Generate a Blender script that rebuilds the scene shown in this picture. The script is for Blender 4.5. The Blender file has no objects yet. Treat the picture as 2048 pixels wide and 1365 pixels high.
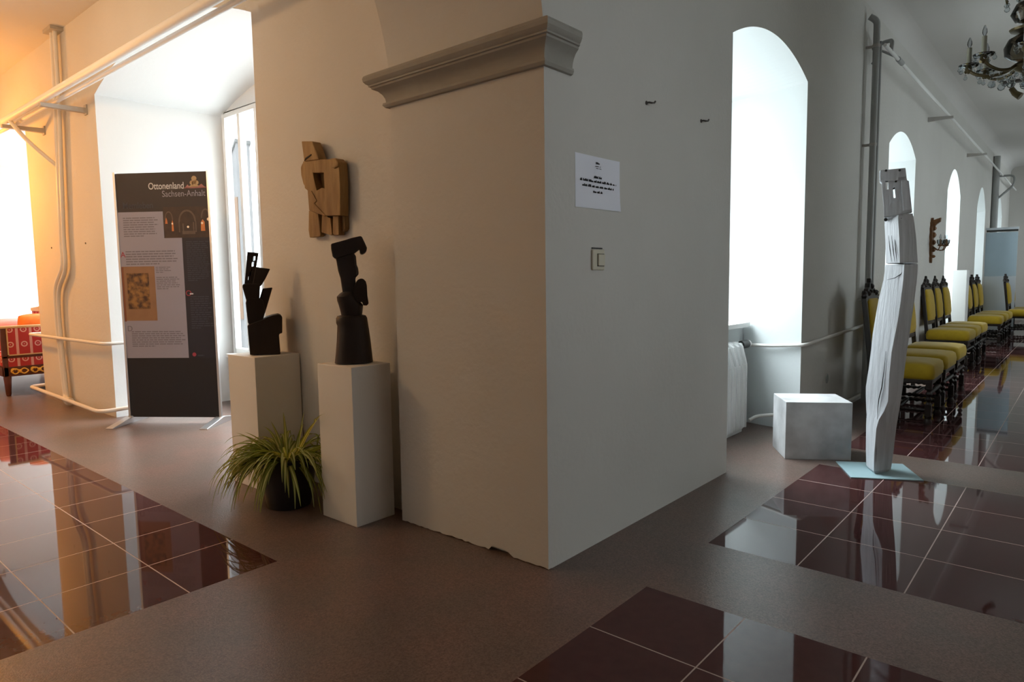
import bpy, bmesh, math, random
from mathutils import Vector, Matrix
from mathutils.geometry import tessellate_polygon
random.seed(7)
C = bpy.context.scene.collection
PI = math.pi
SQ = math.sqrt

# ------------------------------------------------------------------ materials
def mat(name, col, rough=.6, metal=0, spec=.5, noise=None, bump=None, coat=0, sheen=0, trans=0, stretch=None):
    """principled material; noise=(scale, colour2, amount) mottles it, bump=(scale, strength)"""
    m = bpy.data.materials.new(name); m.use_nodes = True
    nt = m.node_tree; b = nt.nodes['Principled BSDF']
    b.inputs['Base Color'].default_value = (*col, 1); b.inputs['Roughness'].default_value = rough
    b.inputs['Metallic'].default_value = metal; b.inputs['Specular IOR Level'].default_value = spec
    if coat: b.inputs['Coat Weight'].default_value = coat; b.inputs['Coat Roughness'].default_value = .05
    if sheen: b.inputs['Sheen Weight'].default_value = sheen; b.inputs['Sheen Roughness'].default_value = .4
    if trans: b.inputs['Transmission Weight'].default_value = trans
    tc = nt.nodes.new('ShaderNodeTexCoord')
    src = tc.outputs['Object']
    if stretch:
        mp = nt.nodes.new('ShaderNodeMapping'); mp.inputs['Scale'].default_value = stretch
        nt.links.new(src, mp.inputs['Vector']); src = mp.outputs['Vector']
    if noise:
        n = nt.nodes.new('ShaderNodeTexNoise'); n.inputs['Scale'].default_value = noise[0]; n.inputs['Detail'].default_value = 6
        nt.links.new(src, n.inputs['Vector'])
        r = nt.nodes.new('ShaderNodeMapRange'); r.inputs['From Min'].default_value = .5 - noise[2]; r.inputs['From Max'].default_value = .5 + noise[2]
        nt.links.new(n.outputs['Fac'], r.inputs['Value'])
        x = nt.nodes.new('ShaderNodeMix'); x.data_type = 'RGBA'
        x.inputs['A'].default_value = (*col, 1); x.inputs['B'].default_value = (*noise[1], 1)
        nt.links.new(r.outputs['Result'], x.inputs['Factor']); nt.links.new(x.outputs['Result'], b.inputs['Base Color'])
    if bump:
        n2 = nt.nodes.new('ShaderNodeTexNoise'); n2.inputs['Scale'].default_value = bump[0]; n2.inputs['Detail'].default_value = 8
        nt.links.new(src, n2.inputs['Vector'])
        bp = nt.nodes.new('ShaderNodeBump'); bp.inputs['Strength'].default_value = bump[1]; bp.inputs['Distance'].default_value = .01
        nt.links.new(n2.outputs['Fac'], bp.inputs['Height']); nt.links.new(bp.outputs['Normal'], b.inputs['Normal'])
    return m

def glass_mat(name, tint=(1, 1, 1), gloss=1.0):
    m = bpy.data.materials.new(name); m.use_nodes = True; nt = m.node_tree; nt.nodes.clear()
    o = nt.nodes.new('ShaderNodeOutputMaterial'); t = nt.nodes.new('ShaderNodeBsdfTransparent'); g = nt.nodes.new('ShaderNodeBsdfGlossy')
    f = nt.nodes.new('ShaderNodeFresnel'); mx = nt.nodes.new('ShaderNodeMixShader')
    t.inputs['Color'].default_value = (*tint, 1); g.inputs['Roughness'].default_value = .02; f.inputs['IOR'].default_value = 1.45
    g.inputs['Color'].default_value = (gloss, gloss, gloss, 1)
    nt.links.new(f.outputs['Fac'], mx.inputs['Fac']); nt.links.new(t.outputs[0], mx.inputs[1]); nt.links.new(g.outputs[0], mx.inputs[2])
    nt.links.new(mx.outputs[0], o.inputs['Surface'])
    return m

M = {}
M['plaster'] = mat('white_plaster', (.63, .615, .58), .85, noise=(1.3, (.58, .565, .53), .25), bump=(38, .22), spec=.25)
M['ceiling'] = mat('ceiling_plaster', (.66, .645, .62), .8, noise=(1.0, (.61, .595, .57), .3), bump=(20, .12), spec=.25)
M['reveal'] = mat('lit_reveal_plaster', (.80, .805, .80), .85, bump=(22, .12), spec=.25)  # wall plaster made paler in the niches, window brightness put into its colour
M['reveal_dimmed'] = mat('dimmed_reveal_plaster', (.66, .69, .69), .85, bump=(22, .12), spec=.25)  # same niche plaster, darkened and cooled by colour to imitate softer daylight
M['stone'] = mat('grey_moulding', (.37, .355, .315), .75, noise=(9, (.32, .305, .27), .25), bump=(30, .2), spec=.3)
M['white_paint'] = mat('white_paint', (.80, .80, .78), .5, bump=(60, .04))
M['ped_paint'] = mat('pedestal_paint', (.72, .71, .67), .6, noise=(4, (.67, .66, .62), .3), bump=(45, .08))
M['box_paint'] = mat('stained_box_paint', (.66, .66, .66), .55, noise=(4.5, (.36, .355, .355), .16), bump=(40, .06))
M['radiator'] = mat('radiator_enamel', (.82, .83, .83), .35)
M['pipe'] = mat('painted_pipe', (.72, .70, .66), .4)
M['pipe_grey'] = mat('grey_painted_pipe', (.34, .35, .34), .45)
M['bracket'] = mat('grey_steel_bracket', (.42, .40, .37), .5)
M['black_plastic'] = mat('black_plastic', (.02, .02, .02), .35)
M['chrome'] = mat('brushed_aluminium', (.62, .62, .63), .35, metal=.9)
M['switch'] = mat('ivory_switch', (.62, .58, .46), .4)
M['switch_dark'] = mat('switch_gap', (.04, .04, .035), .6)
M['paper'] = mat('paper', (.84, .86, .95), .8)
M['ink'] = mat('black_ink', (.03, .03, .035), .8)
M['hook'] = mat('dark_hook', (.10, .09, .08), .5, metal=.3)
M['dark_wood'] = mat('blackened_wood', (.016, .011, .010), .55, noise=(14, (.028, .018, .015), .2), bump=(24, .35), spec=.35, stretch=(1, 1, .3))
M['carved_wood'] = mat('pale_carved_wood', (.34, .215, .085), .7, noise=(6, (.17, .09, .03), .2), bump=(26, .5), stretch=(2.2, 2.2, .5))
M['grey_wood'] = mat('weathered_grey_wood', (.68, .69, .72), .7, noise=(16, (.45, .455, .475), .28), bump=(30, .45), stretch=(2.2, 2.2, .18))
M['crack'] = mat('wood_crack', (.03, .028, .026), .9)
M['plate'] = mat('pale_blue_plate', (.38, .52, .55), .5, noise=(7, (.30, .44, .48), .3))
M['pot'] = mat('dark_pot', (.012, .011, .013), .4)
M['soil'] = mat('soil', (.03, .02, .014), .95, bump=(60, .8))
def leaf_mat(name, col, tr):
    m = mat(name, col, .45); nt = m.node_tree; b = nt.nodes['Principled BSDF']; o = nt.nodes['Material Output']
    t = nt.nodes.new('ShaderNodeBsdfTranslucent'); t.inputs['Color'].default_value = (*tr, 1); x = nt.nodes.new('ShaderNodeMixShader'); x.inputs['Fac'].default_value = .4
    nt.links.new(b.outputs[0], x.inputs[1]); nt.links.new(t.outputs[0], x.inputs[2]); nt.links.new(x.outputs[0], o.inputs['Surface']); return m
M['leaf'] = leaf_mat('spider_leaf_green', (.13, .18, .025), (.30, .34, .03))
M['leaf_pale'] = leaf_mat('spider_leaf_stripe', (.46, .48, .18), (.55, .52, .16))
M['velvet'] = mat('mustard_velvet', (.44, .295, .010), .7, noise=(30, (.37, .24, .008), .3), sheen=.25, spec=.3)
M['chair_wood'] = mat('dark_oak', (.018, .010, .007), .4, noise=(12, (.011, .007, .005), .2), spec=.4)
M['gilt'] = mat('old_gilt', (.22, .095, .03), .45, metal=.35, noise=(20, (.10, .045, .02), .25))
M['brass'] = mat('antique_brass', (.11, .085, .042), .38, metal=.8)
M['candle'] = mat('candle_sleeve', (.27, .26, .20), .6)
M['crystal'] = glass_mat('crystal', (.86, .9, .92))
M['crystal_body'] = glass_mat('smoky_crystal', (.45, .42, .36))
M['bulb'] = glass_mat('bulb_glass', (.8, .82, .84))
M['pane'] = glass_mat('window_glass', (.97, .98, .98), .9)
M['sofa_wood'] = mat('mahogany', (.11, .028, .015), .35, noise=(10, (.07, .018, .010), .25))
M['sofa_rail'] = mat('gilded_rail', (.62, .42, .20), .45)
M['gold'] = mat('gold_carving', (.75, .42, .05), .4, metal=.2)
M['orange'] = mat('orange_cushion', (.75, .20, .02), .7, noise=(26, (.6, .14, .012), .3))
M['pink'] = mat('pink_stripe_cushion', (.70, .28, .28), .75)
M['gravel'] = mat('pale_gravel', (.30, .30, .29), .95, noise=(.8, (.26, .26, .25), .3))
M['tower'] = mat('grey_render', (.085, .08, .08), .9, noise=(.7, (.06, .058, .058), .3))
M['tower_brown'] = mat('brown_brick', (.095, .05, .024), .9, noise=(2, (.065, .032, .015), .3))
M['tower_pale'] = mat('pale_render', (.17, .16, .18), .9)
M['roof_slate'] = mat('grey_slate', (.04, .039, .038), .8, noise=(1.2, (.05, .048, .045), .3))
M['rollup'] = mat('pale_blue_display', (.42, .53, .60), .6, noise=(3, (.38, .48, .55), .3))
M['rollup_low'] = mat('pale_grey_display', (.58, .62, .66), .6)
# banner print
M['b_brown'] = mat('print_brown_black', (.020, .015, .017), .6)
M['b_navy'] = mat('print_navy', (.010, .011, .021), .6)
M['b_black'] = mat('print_black', (.006, .006, .010), .55)
M['b_lilac'] = mat('print_lilac_grey', (.265, .255, .315), .65)
M['b_text'] = mat('print_grey_text', (.145, .135, .165), .7)
M['b_textd'] = mat('print_blue_text', (.036, .039, .058), .7)
M['b_white'] = mat('print_white', (.50, .50, .52), .6)
M['b_tan'] = mat('print_tan', (.34, .22, .11), .6)
M['b_rose'] = mat('print_rose', (.32, .13, .12), .6)
M['b_red'] = mat('print_red', (.28, .03, .05), .6)
M['b_vellum'] = mat('print_vellum', (.26, .14, .07), .6, noise=(9, (.21, .11, .055), .3))
M['b_minia'] = mat('print_miniature', (.045, .018, .009), .6, noise=(22, (.26, .13, .035), .12))
M['b_edge'] = mat('print_book_edge', (.18, .06, .025), .6)
M['b_nave'] = mat('print_nave', (.018, .010, .009), .6, noise=(14, (.05, .025, .016), .25))
M['b_stone'] = mat('print_stone_glow', (.12, .085, .07), .6, noise=(22, (.06, .04, .03), .3))
M['b_glow'] = mat('print_orange_glow', (.62, .20, .04), .6, noise=(18, (.36, .10, .04), .3))
M['b_lamp'] = mat('print_lamp', (.85, .72, .58), .6)

def sofa_cloth():
    m = mat('red_striped_damask', (.45, .035, .03), .8)
    nt = m.node_tree; b = nt.nodes['Principled BSDF']; N = nt.nodes.new; L = nt.links.new
    tc = N('ShaderNodeTexCoord'); sp = N('ShaderNodeSeparateXYZ'); L(tc.outputs['Object'], sp.inputs[0])
    def mth(op, a, v=None, c=None):
        n = N('ShaderNodeMath'); n.operation = op
        for i, q in enumerate((a, v, c)):
            if q is None: continue
            if hasattr(q, 'links'): L(q, n.inputs[i])
            else: n.inputs[i].default_value = q
        return n.outputs[0]
    s = mth('ADD', sp.outputs['X'], sp.outputs['Y'])
    fr = mth('FRACT', mth('MULTIPLY', s, 1 / .118))
    stripe = mth('LESS_THAN', fr, .2)
    fz = mth('FRACT', mth('MULTIPLY', sp.outputs['Z'], 1 / .15))
    du = mth('MULTIPLY', mth('SUBTRACT', fr, .6), .118); dz = mth('MULTIPLY', mth('SUBTRACT', fz, .5), .15)
    d = mth('SQRT', mth('ADD', mth('MULTIPLY', du, du), mth('MULTIPLY', dz, dz)))
    ring = mth('MULTIPLY', mth('GREATER_THAN', d, .018), mth('LESS_THAN', d, .029))
    dot = mth('LESS_THAN', d, .005)
    mot = mth('MAXIMUM', ring, dot)
    f = mth('MAXIMUM', mth('MULTIPLY', stripe, .75), mth('MULTIPLY', mot, .85))
    x = N('ShaderNodeMix'); x.data_type = 'RGBA'; x.inputs['A'].default_value = (.42, .03, .028, 1); x.inputs['B'].default_value = (.72, .45, .38, 1)
    L(f, x.inputs['Factor']); L(x.outputs['Result'], b.inputs['Base Color'])
    return m
M['damask'] = sofa_cloth()

def floor_mats():
    # dull speckled granite of the border strips
    g = mat('flamed_granite', (.26, .175, .14), .30, spec=.38)
    nt = g.node_tree; b = nt.nodes['Principled BSDF']; N = nt.nodes.new; L = nt.links.new
    tc = N('ShaderNodeTexCoord')
    v = N('ShaderNodeTexVoronoi'); v.inputs['Scale'].default_value = 210; L(tc.outputs['Object'], v.inputs['Vector'])
    n = N('ShaderNodeTexNoise'); n.inputs['Scale'].default_value = 3.2; n.inputs['Detail'].default_value = 5; L(tc.outputs['Object'], n.inputs['Vector'])
    r1 = N('ShaderNodeValToRGB'); r1.color_ramp.elements[0].color = (.098, .066, .056, 1); r1.color_ramp.elements[1].color = (.215, .155, .135, 1)
    L(v.outputs['Color'], r1.inputs['Fac'])
    r2 = N('ShaderNodeValToRGB'); r2.color_ramp.elements[0].position = .35; r2.color_ramp.elements[0].color = (.82, .86, .84, 1)
    r2.color_ramp.elements[1].position = .68; r2.color_ramp.elements[1].color = (1.08, .95, .90, 1); L(n.outputs['Fac'], r2.inputs['Fac'])
    x = N('ShaderNodeMix'); x.data_type = 'RGBA'; x.blend_type = 'MULTIPLY'; x.inputs['Factor'].default_value = 1
    L(r1.outputs['Color'], x.inputs['A']); L(r2.outputs['Color'], x.inputs['B']); L(x.outputs['Result'], b.inputs['Base Color'])
    bp = N('ShaderNodeBump'); bp.inputs['Strength'].default_value = .12; bp.inputs['Distance'].default_value = .003
    L(v.outputs['Distance'], bp.inputs['Height']); L(bp.outputs['Normal'], b.inputs['Normal'])
    # polished red granite tiles
    p = mat('polished_red_granite', (.11, .035, .033), .035, spec=.26)
    nt = p.node_tree; b = nt.nodes['Principled BSDF']; N = nt.nodes.new; L = nt.links.new
    tc = N('ShaderNodeTexCoord')
    v = N('ShaderNodeTexNoise'); v.inputs['Scale'].default_value = 26; L(tc.outputs['Object'], v.inputs['Vector'])
    r1 = N('ShaderNodeValToRGB'); r1.color_ramp.elements[0].color = (.050, .018, .018, 1); r1.color_ramp.elements[1].color = (.078, .028, .027, 1)
    L(v.outputs['Fac'], r1.inputs['Fac'])
    L(r1.outputs['Color'], b.inputs['Base Color'])
    q = mat('pale_grout', (.42, .33, .29), .6)
    return g, p, q
M['granite'], M['polished'], M['grout'] = floor_mats()

# ------------------------------------------------------------------ mesh builder
class MB:
    def __init__(s): s.v = []; s.f = []; s.m = []
    def add(s, verts, faces, mi=0):
        o = len(s.v); s.v += [tuple(q) for q in verts]
        for f in faces: s.f.append(tuple(i + o for i in f)); s.m.append(mi)
        return s
    def quad(s, a, b, c, d, mi=0): return s.add([a, b, c, d], [(0, 1, 2, 3)], mi)
    def box(s, x0, x1, y0, y1, z0, z1, mi=0):
        v = [(x0, y0, z0), (x1, y0, z0), (x1, y1, z0), (x0, y1, z0), (x0, y0, z1), (x1, y0, z1), (x1, y1, z1), (x0, y1, z1)]
        return s.add(v, [(3, 2, 1, 0), (4, 5, 6, 7), (0, 1, 5, 4), (1, 2, 6, 5), (2, 3, 7, 6), (3, 0, 4, 7)], mi)
    def loft(s, rings, mi=0, cap=True, close=True):
        n = len(rings[0]); v = [p for r in rings for p in r]; f = []
        for i in range(len(rings) - 1):
            for j in range(n if close else n - 1):
                k = (j + 1) % n
                f.append((i * n + j, i * n + k, (i + 1) * n + k, (i + 1) * n + j))
        if cap:
            f.append(tuple(range(n - 1, -1, -1))); f.append(tuple((len(rings) - 1) * n + j for j in range(n)))
        return s.add(v, f, mi)
    def tube(s, path, r, n=10, mi=0, cap=True):
        path = [Vector(p) for p in path]; rings = []
        up = None
        for i, p in enumerate(path):
            if i == 0: t = path[1] - p
            elif i == len(path) - 1: t = p - path[i - 1]
            else: t = (path[i + 1] - p).normalized() + (p - path[i - 1]).normalized()
            t = t.normalized()
            if up is None:
                a = Vector((0, 0, 1)) if abs(t.z) < .9 else Vector((1, 0, 0))
                up = t.cross(a).normalized()
            else: up = (up - t * up.dot(t)).normalized()
            w = t.cross(up); rr = r[i] if isinstance(r, (list, tuple)) else r
            rings.append([p + (up * math.cos(2 * PI * k / n) + w * math.sin(2 * PI * k / n)) * rr for k in range(n)])
        return s.loft(rings, mi, cap)
    def lathe(s, prof, c=(0, 0, 0), n=20, mi=0, axis='z', squash=(1, 1)):
        rings = []
        for r, h in prof:
            ring = []
            for k in range(n):
                a = 2 * PI * k / n; u, w = max(r, 1e-4) * math.cos(a) * squash[0], max(r, 1e-4) * math.sin(a) * squash[1]
                if axis == 'z': ring.append((c[0] + u, c[1] + w, c[2] + h))
                elif axis == 'x': ring.append((c[0] + h, c[1] + u, c[2] + w))
                else: ring.append((c[0] + w, c[1] + h, c[2] + u))
            rings.append(ring)
        return s.loft(rings, mi)
    def prism(s, loops, fr, d0, d1, mi=0):
        """loops: outline (+holes) of 2d points, fr maps (u, w, d) to a point"""
        if not isinstance(loops[0][0], (tuple, list)): loops = [loops]
        pts = [p for l in loops for p in l]; n = len(pts)
        tri = tessellate_polygon([[Vector((p[0], p[1], 0)) for p in l] for l in loops])
        v = [fr(p[0], p[1], d0) for p in pts] + [fr(p[0], p[1], d1) for p in pts]
        f = []
        for t in tri: f.append(tuple(t)); f.append(tuple(i + n for i in reversed(t)))
        o = 0
        for l in loops:
            k = len(l)
            for i in range(k): j = (i + 1) % k; f.append((o + i, o + j, o + j + n, o + i + n))
            o += k
        return s.add(v, f, mi)
    def build(s, name, mats, parent=None, smooth=False, bevel=0, seg=2, angle=35, sub=0):
        me = bpy.data.meshes.new(name); me.from_pydata(s.v, [], s.f)
        mats = mats if isinstance(mats, (list, tuple)) else [mats]
        for q in mats: me.materials.append(M[q] if isinstance(q, str) else q)
        for p, mi in zip(me.polygons, s.m): p.material_index = mi
        bm = bmesh.new(); bm.from_mesh(me); bmesh.ops.remove_doubles(bm, verts=bm.verts, dist=1e-6)
        bmesh.ops.recalc_face_normals(bm, faces=bm.faces); bm.to_mesh(me); bm.free()
        if smooth:
            me.polygons.foreach_set('use_smooth', [True] * len(me.polygons))
            if smooth != 'all': me.set_sharp_from_angle(angle=math.radians(angle))
        o = bpy.data.objects.new(name, me); C.objects.link(o)
        if parent: o.parent = parent
        if bevel:
            b = o.modifiers.new('edge', 'BEVEL'); b.width = bevel; b.segments = seg; b.limit_method = 'ANGLE'; b.angle_limit = math.radians(angle)
        if sub:
            b = o.modifiers.new('soft', 'SUBSURF'); b.levels = sub; b.render_levels = sub
        return o

def tag(o, label, cat, group=None, kind=None):
    o['label'] = label; o['category'] = cat
    if group: o['group'] = group
    if kind: o['kind'] = kind
    return o
def thing(name, label, cat, loc=(0, 0, 0), rz=0, group=None):
    o = bpy.data.objects.new(name, None); C.objects.link(o); o.location = loc; o.rotation_euler = (0, 0, rz); o.empty_display_size = .1
    return tag(o, label, cat, group)
def struct(o): o['kind'] = 'structure'; return o
def dup(root, loc, rz, label):
    r = root.copy(); C.objects.link(r); r.location = loc; r.rotation_euler = (0, 0, rz); r['label'] = label
    for ch in root.children:
        c = ch.copy(); C.objects.link(c); c.parent = r
        for g in ch.children:
            d = g.copy(); C.objects.link(d); d.parent = c
    return r
def text_mesh(body, size, mats, parent, name, matrix, align='LEFT', ext=.0006):
    cu = bpy.data.curves.new(name, 'FONT'); cu.body = body; cu.size = size; cu.extrude = ext; cu.align_x = align
    t = bpy.data.objects.new('t', cu); C.objects.link(t)
    dg = bpy.context.evaluated_depsgraph_get(); me = bpy.data.meshes.new_from_object(t.evaluated_get(dg))
    bpy.data.objects.remove(t); bpy.data.curves.remove(cu)
    me.transform(matrix); me.materials.clear(); me.materials.append(M[mats]); me.name = name
    o = bpy.data.objects.new(name, me); C.objects.link(o); o.parent = parent
    return o
def arc_pts(c, r, a0, a1, n, pl):
    return [pl(c[0] + r * math.cos(a0 + (a1 - a0) * i / n), c[1] + r * math.sin(a0 + (a1 - a0) * i / n)) for i in range(n + 1)]
def fillet(path, r, n=5):
    """round the corners of a polyline"""
    P = [Vector(p) for p in path]; out = [P[0]]
    for i in range(1, len(P) - 1):
        a = (P[i - 1] - P[i]); b = (P[i + 1] - P[i]); q = min(r, a.length * .45, b.length * .45)
        s = P[i] + a.normalized() * q; e = P[i] + b.normalized() * q
        for k in range(n + 1):
            t = k / n; out.append(s * (1 - t) ** 2 + P[i] * 2 * t * (1 - t) + e * t * t)
    out.append(P[-1]); return out


# viewpoint of the photograph (also used to size the carved outlines)
EYE = Vector((1.535, -1.984, 1.12)); FPX = 1349.1
yaw, pit, rol = 7.09575065e-01, -9.22012357e-02, -1.40867105e-02
fw = Vector((-math.sin(yaw) * math.cos(pit), math.cos(yaw) * math.cos(pit), math.sin(pit))); r0 = Vector((math.cos(yaw), math.sin(yaw), 0)); u0 = r0.cross(fw)
CR = r0 * math.cos(rol) + u0 * math.sin(rol); CU = u0 * math.cos(rol) - r0 * math.sin(rol)
def outline(base, rz, X0, Y0, sc):
    """maps a traced outline point to (u, d, z) metres in the upright plane through base turned by rz"""
    base = Vector(base); ux = Vector((math.cos(rz), math.sin(rz), 0)); n = Vector((math.sin(rz), -math.cos(rz), 0))
    def f(a, b, d):
        ray = fw + CR * ((X0 + a / sc - 1024) / FPX) - CU * ((Y0 + b / sc - 682.5) / FPX)
        p = EYE + ray * ((base - EYE).dot(n) / ray.dot(n)); q = p - base
        return (q.dot(ux), d, max(q.z, 0))
    return f

# ------------------------------------------------------------------ room shell
WL = .095                       # plane of the left corridor's window wall
HR, HL = 3.5, 3.32              # ceiling heights
# floor: granite strips with polished tile fields
fb = MB()
xs = [-12.2, -.9, .362, 1.95, 2.6]
fields = [(-12.2, -.9, -2.05, -.618, -.9, -.6, .367, .367), (.362, 1.95, -2.5, .112, .362, .112, .363, .363),
          (.362, 1.95, .632, 2.165, .362, .632, .363, .383), (.362, 1.95, 2.672, 17.4, .362, 2.672, .363, .383)]
def field(x0, x1, y0, y1, ox, oy, dx, dy, g=.0045):
    def cuts(a, b, o, d):
        k = math.ceil((a - o) / d - 1e-6); q = [a]
        while o + k * d < b - 1e-6:
            t = o + k * d
            if t - g / 2 > a + .002: q += [t - g / 2, t + g / 2]
            k += 1
        q.append(b); return q
    cx, cy = cuts(x0, x1, ox, dx), cuts(y0, y1, oy, dy)
    for i in range(len(cx) - 1):
        for j in range(len(cy) - 1):
            mi = 1 if i % 2 == 0 and j % 2 == 0 else 2
            fb.quad((cx[i], cy[j], 0), (cx[i + 1], cy[j], 0), (cx[i + 1], cy[j + 1], 0), (cx[i], cy[j + 1], 0), mi)
for f in fields: field(*f)
def strip(x0, x1, y0, y1): fb.quad((x0, y0, 0), (x1, y0, 0), (x1, y1, 0), (x0, y1, 0), 0)
strip(-12.2, -.9, -.618, 1.5); strip(-12.2, -.9, -3.4, -2.05)
strip(-.9, .362, -3.4, 17.4); strip(.362, 1.95, .112, .632); strip(.362, 1.95, 2.165, 2.672); strip(.362, 1.95, -3.4, -2.5)
strip(1.95, 2.6, -3.4, 17.4)
struct(fb.build('floor', ['granite', 'polished', 'grout']))

def niche_wall(name, T, u0, u1, z1, niches, mats=('plaster', 'reveal')):
    """T maps (u along the wall, d depth outwards, z) to the world; niches: dict per arched window recess.
    Front face with arched openings, splayed reveals, vault and the back wall around the window."""
    mb = MB(); N = 36
    def P(u, d, z): return T(u, d, z)
    def grid(ua, ub, za, zb):
        if ub - ua < 1e-4: return
        nu = max(1, int((ub - ua) / .5)); 
        for i in range(nu):
            a = ua + (ub - ua) * i / nu; b = ua + (ub - ua) * (i + 1) / nu
            mb.quad(P(a, 0, za), P(b, 0, za), P(b, 0, zb), P(a, 0, zb))
    u = u0
    for w in niches:
        a, b, sp, rise, D, s = w['a'], w['b'], w['spring'], w['rise'], w['depth'], w['splay']
        grid(u, a, 0, z1)
        arch = []
        for i in range(N + 1):
            t = -1 + 2 * i / N
            arch.append(((a + b) / 2 + t * (b - a) / 2, sp + rise * (1 - abs(t) ** w.get('pow', 2))))
        for i in range(N): mb.quad(P(arch[i][0], 0, arch[i][1]), P(arch[i + 1][0], 0, arch[i + 1][1]), P(arch[i + 1][0], 0, z1), P(arch[i][0], 0, z1))
        def B(q): return (a - s + (q[0] - a) * ((b - a + 2 * s) / (b - a)), q[1])
        # reveals + vault
        mb.quad(P(a, 0, 0), P(a - s, D, 0), P(a - s, D, sp), P(a, 0, sp), 1); mb.quad(P(b, 0, 0), P(b + s, D, 0), P(b + s, D, sp), P(b, 0, sp), 1)
        for i in range(N):
            p, q = arch[i], arch[i + 1]; P2, Q2 = B(p), B(q)
            mb.quad(P(p[0], 0, p[1]), P(q[0], 0, q[1]), P(Q2[0], D, Q2[1]), P(P2[0], D, P2[1]), 1)
        # back wall round the window hole
        ha, hb, h0, h1 = w['hole']
        A, Bb = a - s, b + s
        mb.quad(P(A, D, 0), P(ha, D, 0), P(ha, D, sp), P(A, D, sp), 1); mb.quad(P(hb, D, 0), P(Bb, D, 0), P(Bb, D, sp), P(hb, D, sp), 1)
        mb.quad(P(ha, D, 0), P(hb, D, 0), P(hb, D, h0), P(ha, D, h0), 1)
        if w.get('round'):   # the hole follows the arch up to a thin rim
            for i in range(N):
                p, q = B(arch[i]), B(arch[i + 1])
                def low(e): return min(e[1] - .02, max(sp, e[1] - .05))
                mb.quad(P(p[0], D, low(p)), P(q[0], D, low(q)), P(q[0], D, q[1]), P(p[0], D, p[1]), 1)
        else:
            for i in range(N):
                p, q = B(arch[i]), B(arch[i + 1])
                mb.quad(P(p[0], D, min(h1, p[1])), P(q[0], D, min(h1, q[1])), P(q[0], D, q[1]), P(p[0], D, p[1]), 1)
            if h1 < sp: mb.quad(P(ha, D, h1), P(hb, D, h1), P(hb, D, sp), P(ha, D, sp), 1)
        if w.get('parapet'):
            d0, zp = w['parapet']
            k = s / D
            mb.quad(P(a - k * d0, d0, 0), P(b + k * d0, d0, 0), P(b + k * d0, d0, zp), P(a - k * d0, d0, zp), 1)
            mb.quad(P(a - k * d0, d0, zp), P(b + k * d0, d0, zp), P(Bb, D, zp), P(A, D, zp), 1)
        u = b
    grid(u, u1, 0, z1)
    return struct(mb.build(name, mats))

TR = lambda u, d, z: (-d, u, z)
TL = lambda u, d, z: (u, WL + d, z)
right_niches = [dict(a=1.667, b=2.93, spring=2.425, rise=.15, depth=.75, splay=.2, hole=(1.53, 3.06, .76, 2.5), parapet=(.47, .735)),
                dict(a=5.375, b=6.645, spring=2.36, rise=.19, depth=.75, splay=.1, hole=(5.33, 6.69, .76, 2.5), parapet=(.47, .735)),
                dict(a=8.84, b=9.99, spring=2.23, rise=.33, depth=.75, splay=.28, hole=(8.64, 10.19, .76, 2.5), parapet=(.47, .735)),
                dict(a=11.9, b=13.05, spring=2.21, rise=.38, depth=.75, splay=.28, hole=(11.70, 13.25, .76, 2.5), parapet=(.47, .735)),
                dict(a=14.8, b=15.95, spring=2.28, rise=.38, depth=.75, splay=.28, hole=(14.60, 16.15, .76, 2.5), parapet=(.47, .735))]
niche_wall('wall_right', TR, .02, 17.4, HR, right_niches, ('plaster', 'reveal_dimmed'))
left_niches = [dict(a=-9.2, b=-6.58, spring=2.65, rise=.22, depth=1.05, splay=.0, hole=(-9.1, -6.68, .46, 2.66), pow=2.3),
               dict(a=-4.66, b=-2.17, spring=2.65, rise=.22, depth=1.05, splay=.0, hole=(-4.6, -2.23, .46, 2.66), pow=2.3)]
niche_wall('wall_left', TL, -12.2, -.6, HL, left_niches)

# corner pier with the springing arch across the left corridor (front face, soffit and spandrel)
pb = MB()
XL = -.86
R0, OFF = 1.31, .16             # arch radius and height of its springing above the centre
SPZ = 2.03
zc, yc = SPZ - OFF, -SQ(R0 * R0 - OFF * OFF)
def jag(n, a, b):
    out = []
    for i in range(n + 1):
        t = a + (b - a) * i / n; out.append((t, random.uniform(.001, .007)))
    return out
# front face with a chipped lower edge
fx = jag(44, XL, 0)
for i in range(len(fx)):
    if -.30 < fx[i][0] < -.18: fx[i] = (fx[i][0], .022 if fx[i][0] < -.2 else .012)
fx[0] = (XL, .002); fx[-1] = (0, .002)
for i in range(44): pb.quad((fx[i][0], 0, fx[i][1]), (fx[i + 1][0], 0, fx[i + 1][1]), (fx[i + 1][0], 0, SPZ), (fx[i][0], 0, SPZ))
pb.quad((XL, 0, 0), (XL, .14, 0), (XL, .14, SPZ), (XL, 0, SPZ))
na = 60
a0 = math.asin(OFF / R0)
arc = [(yc + R0 * math.cos(a0 + (PI - 2 * a0) * i / na), zc + R0 * math.sin(a0 + (PI - 2 * a0) * i / na)) for i in range(na + 1)]
for i in range(na):
    (ya, za), (yb, zb) = arc[i], arc[i + 1]
    pb.quad((XL, ya, za), (0, ya, za), (0, yb, zb), (XL, yb, zb))
    pb.quad((0, ya, za), (0, yb, zb), (0, yb, HR), (0, ya, HR)); pb.quad((XL, ya, za), (XL, yb, zb), (XL, yb, HR), (XL, ya, HR))
yo = arc[-1][0]
pb.quad((XL, yo, 0), (0, yo, 0), (0, yo, SPZ), (XL, yo, SPZ)); pb.quad((0, yo, 0), (0, yo - .9, 0), (0, yo - .9, HR), (0, yo, HR))
pb.quad((XL, yo, 0), (XL, yo - .2, 0), (XL, yo - .2, HR), (XL, yo, HR))
pb.quad((XL, 0, SPZ), (XL, .14, SPZ), (XL, .14, HR), (XL, 0, HR))
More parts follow.
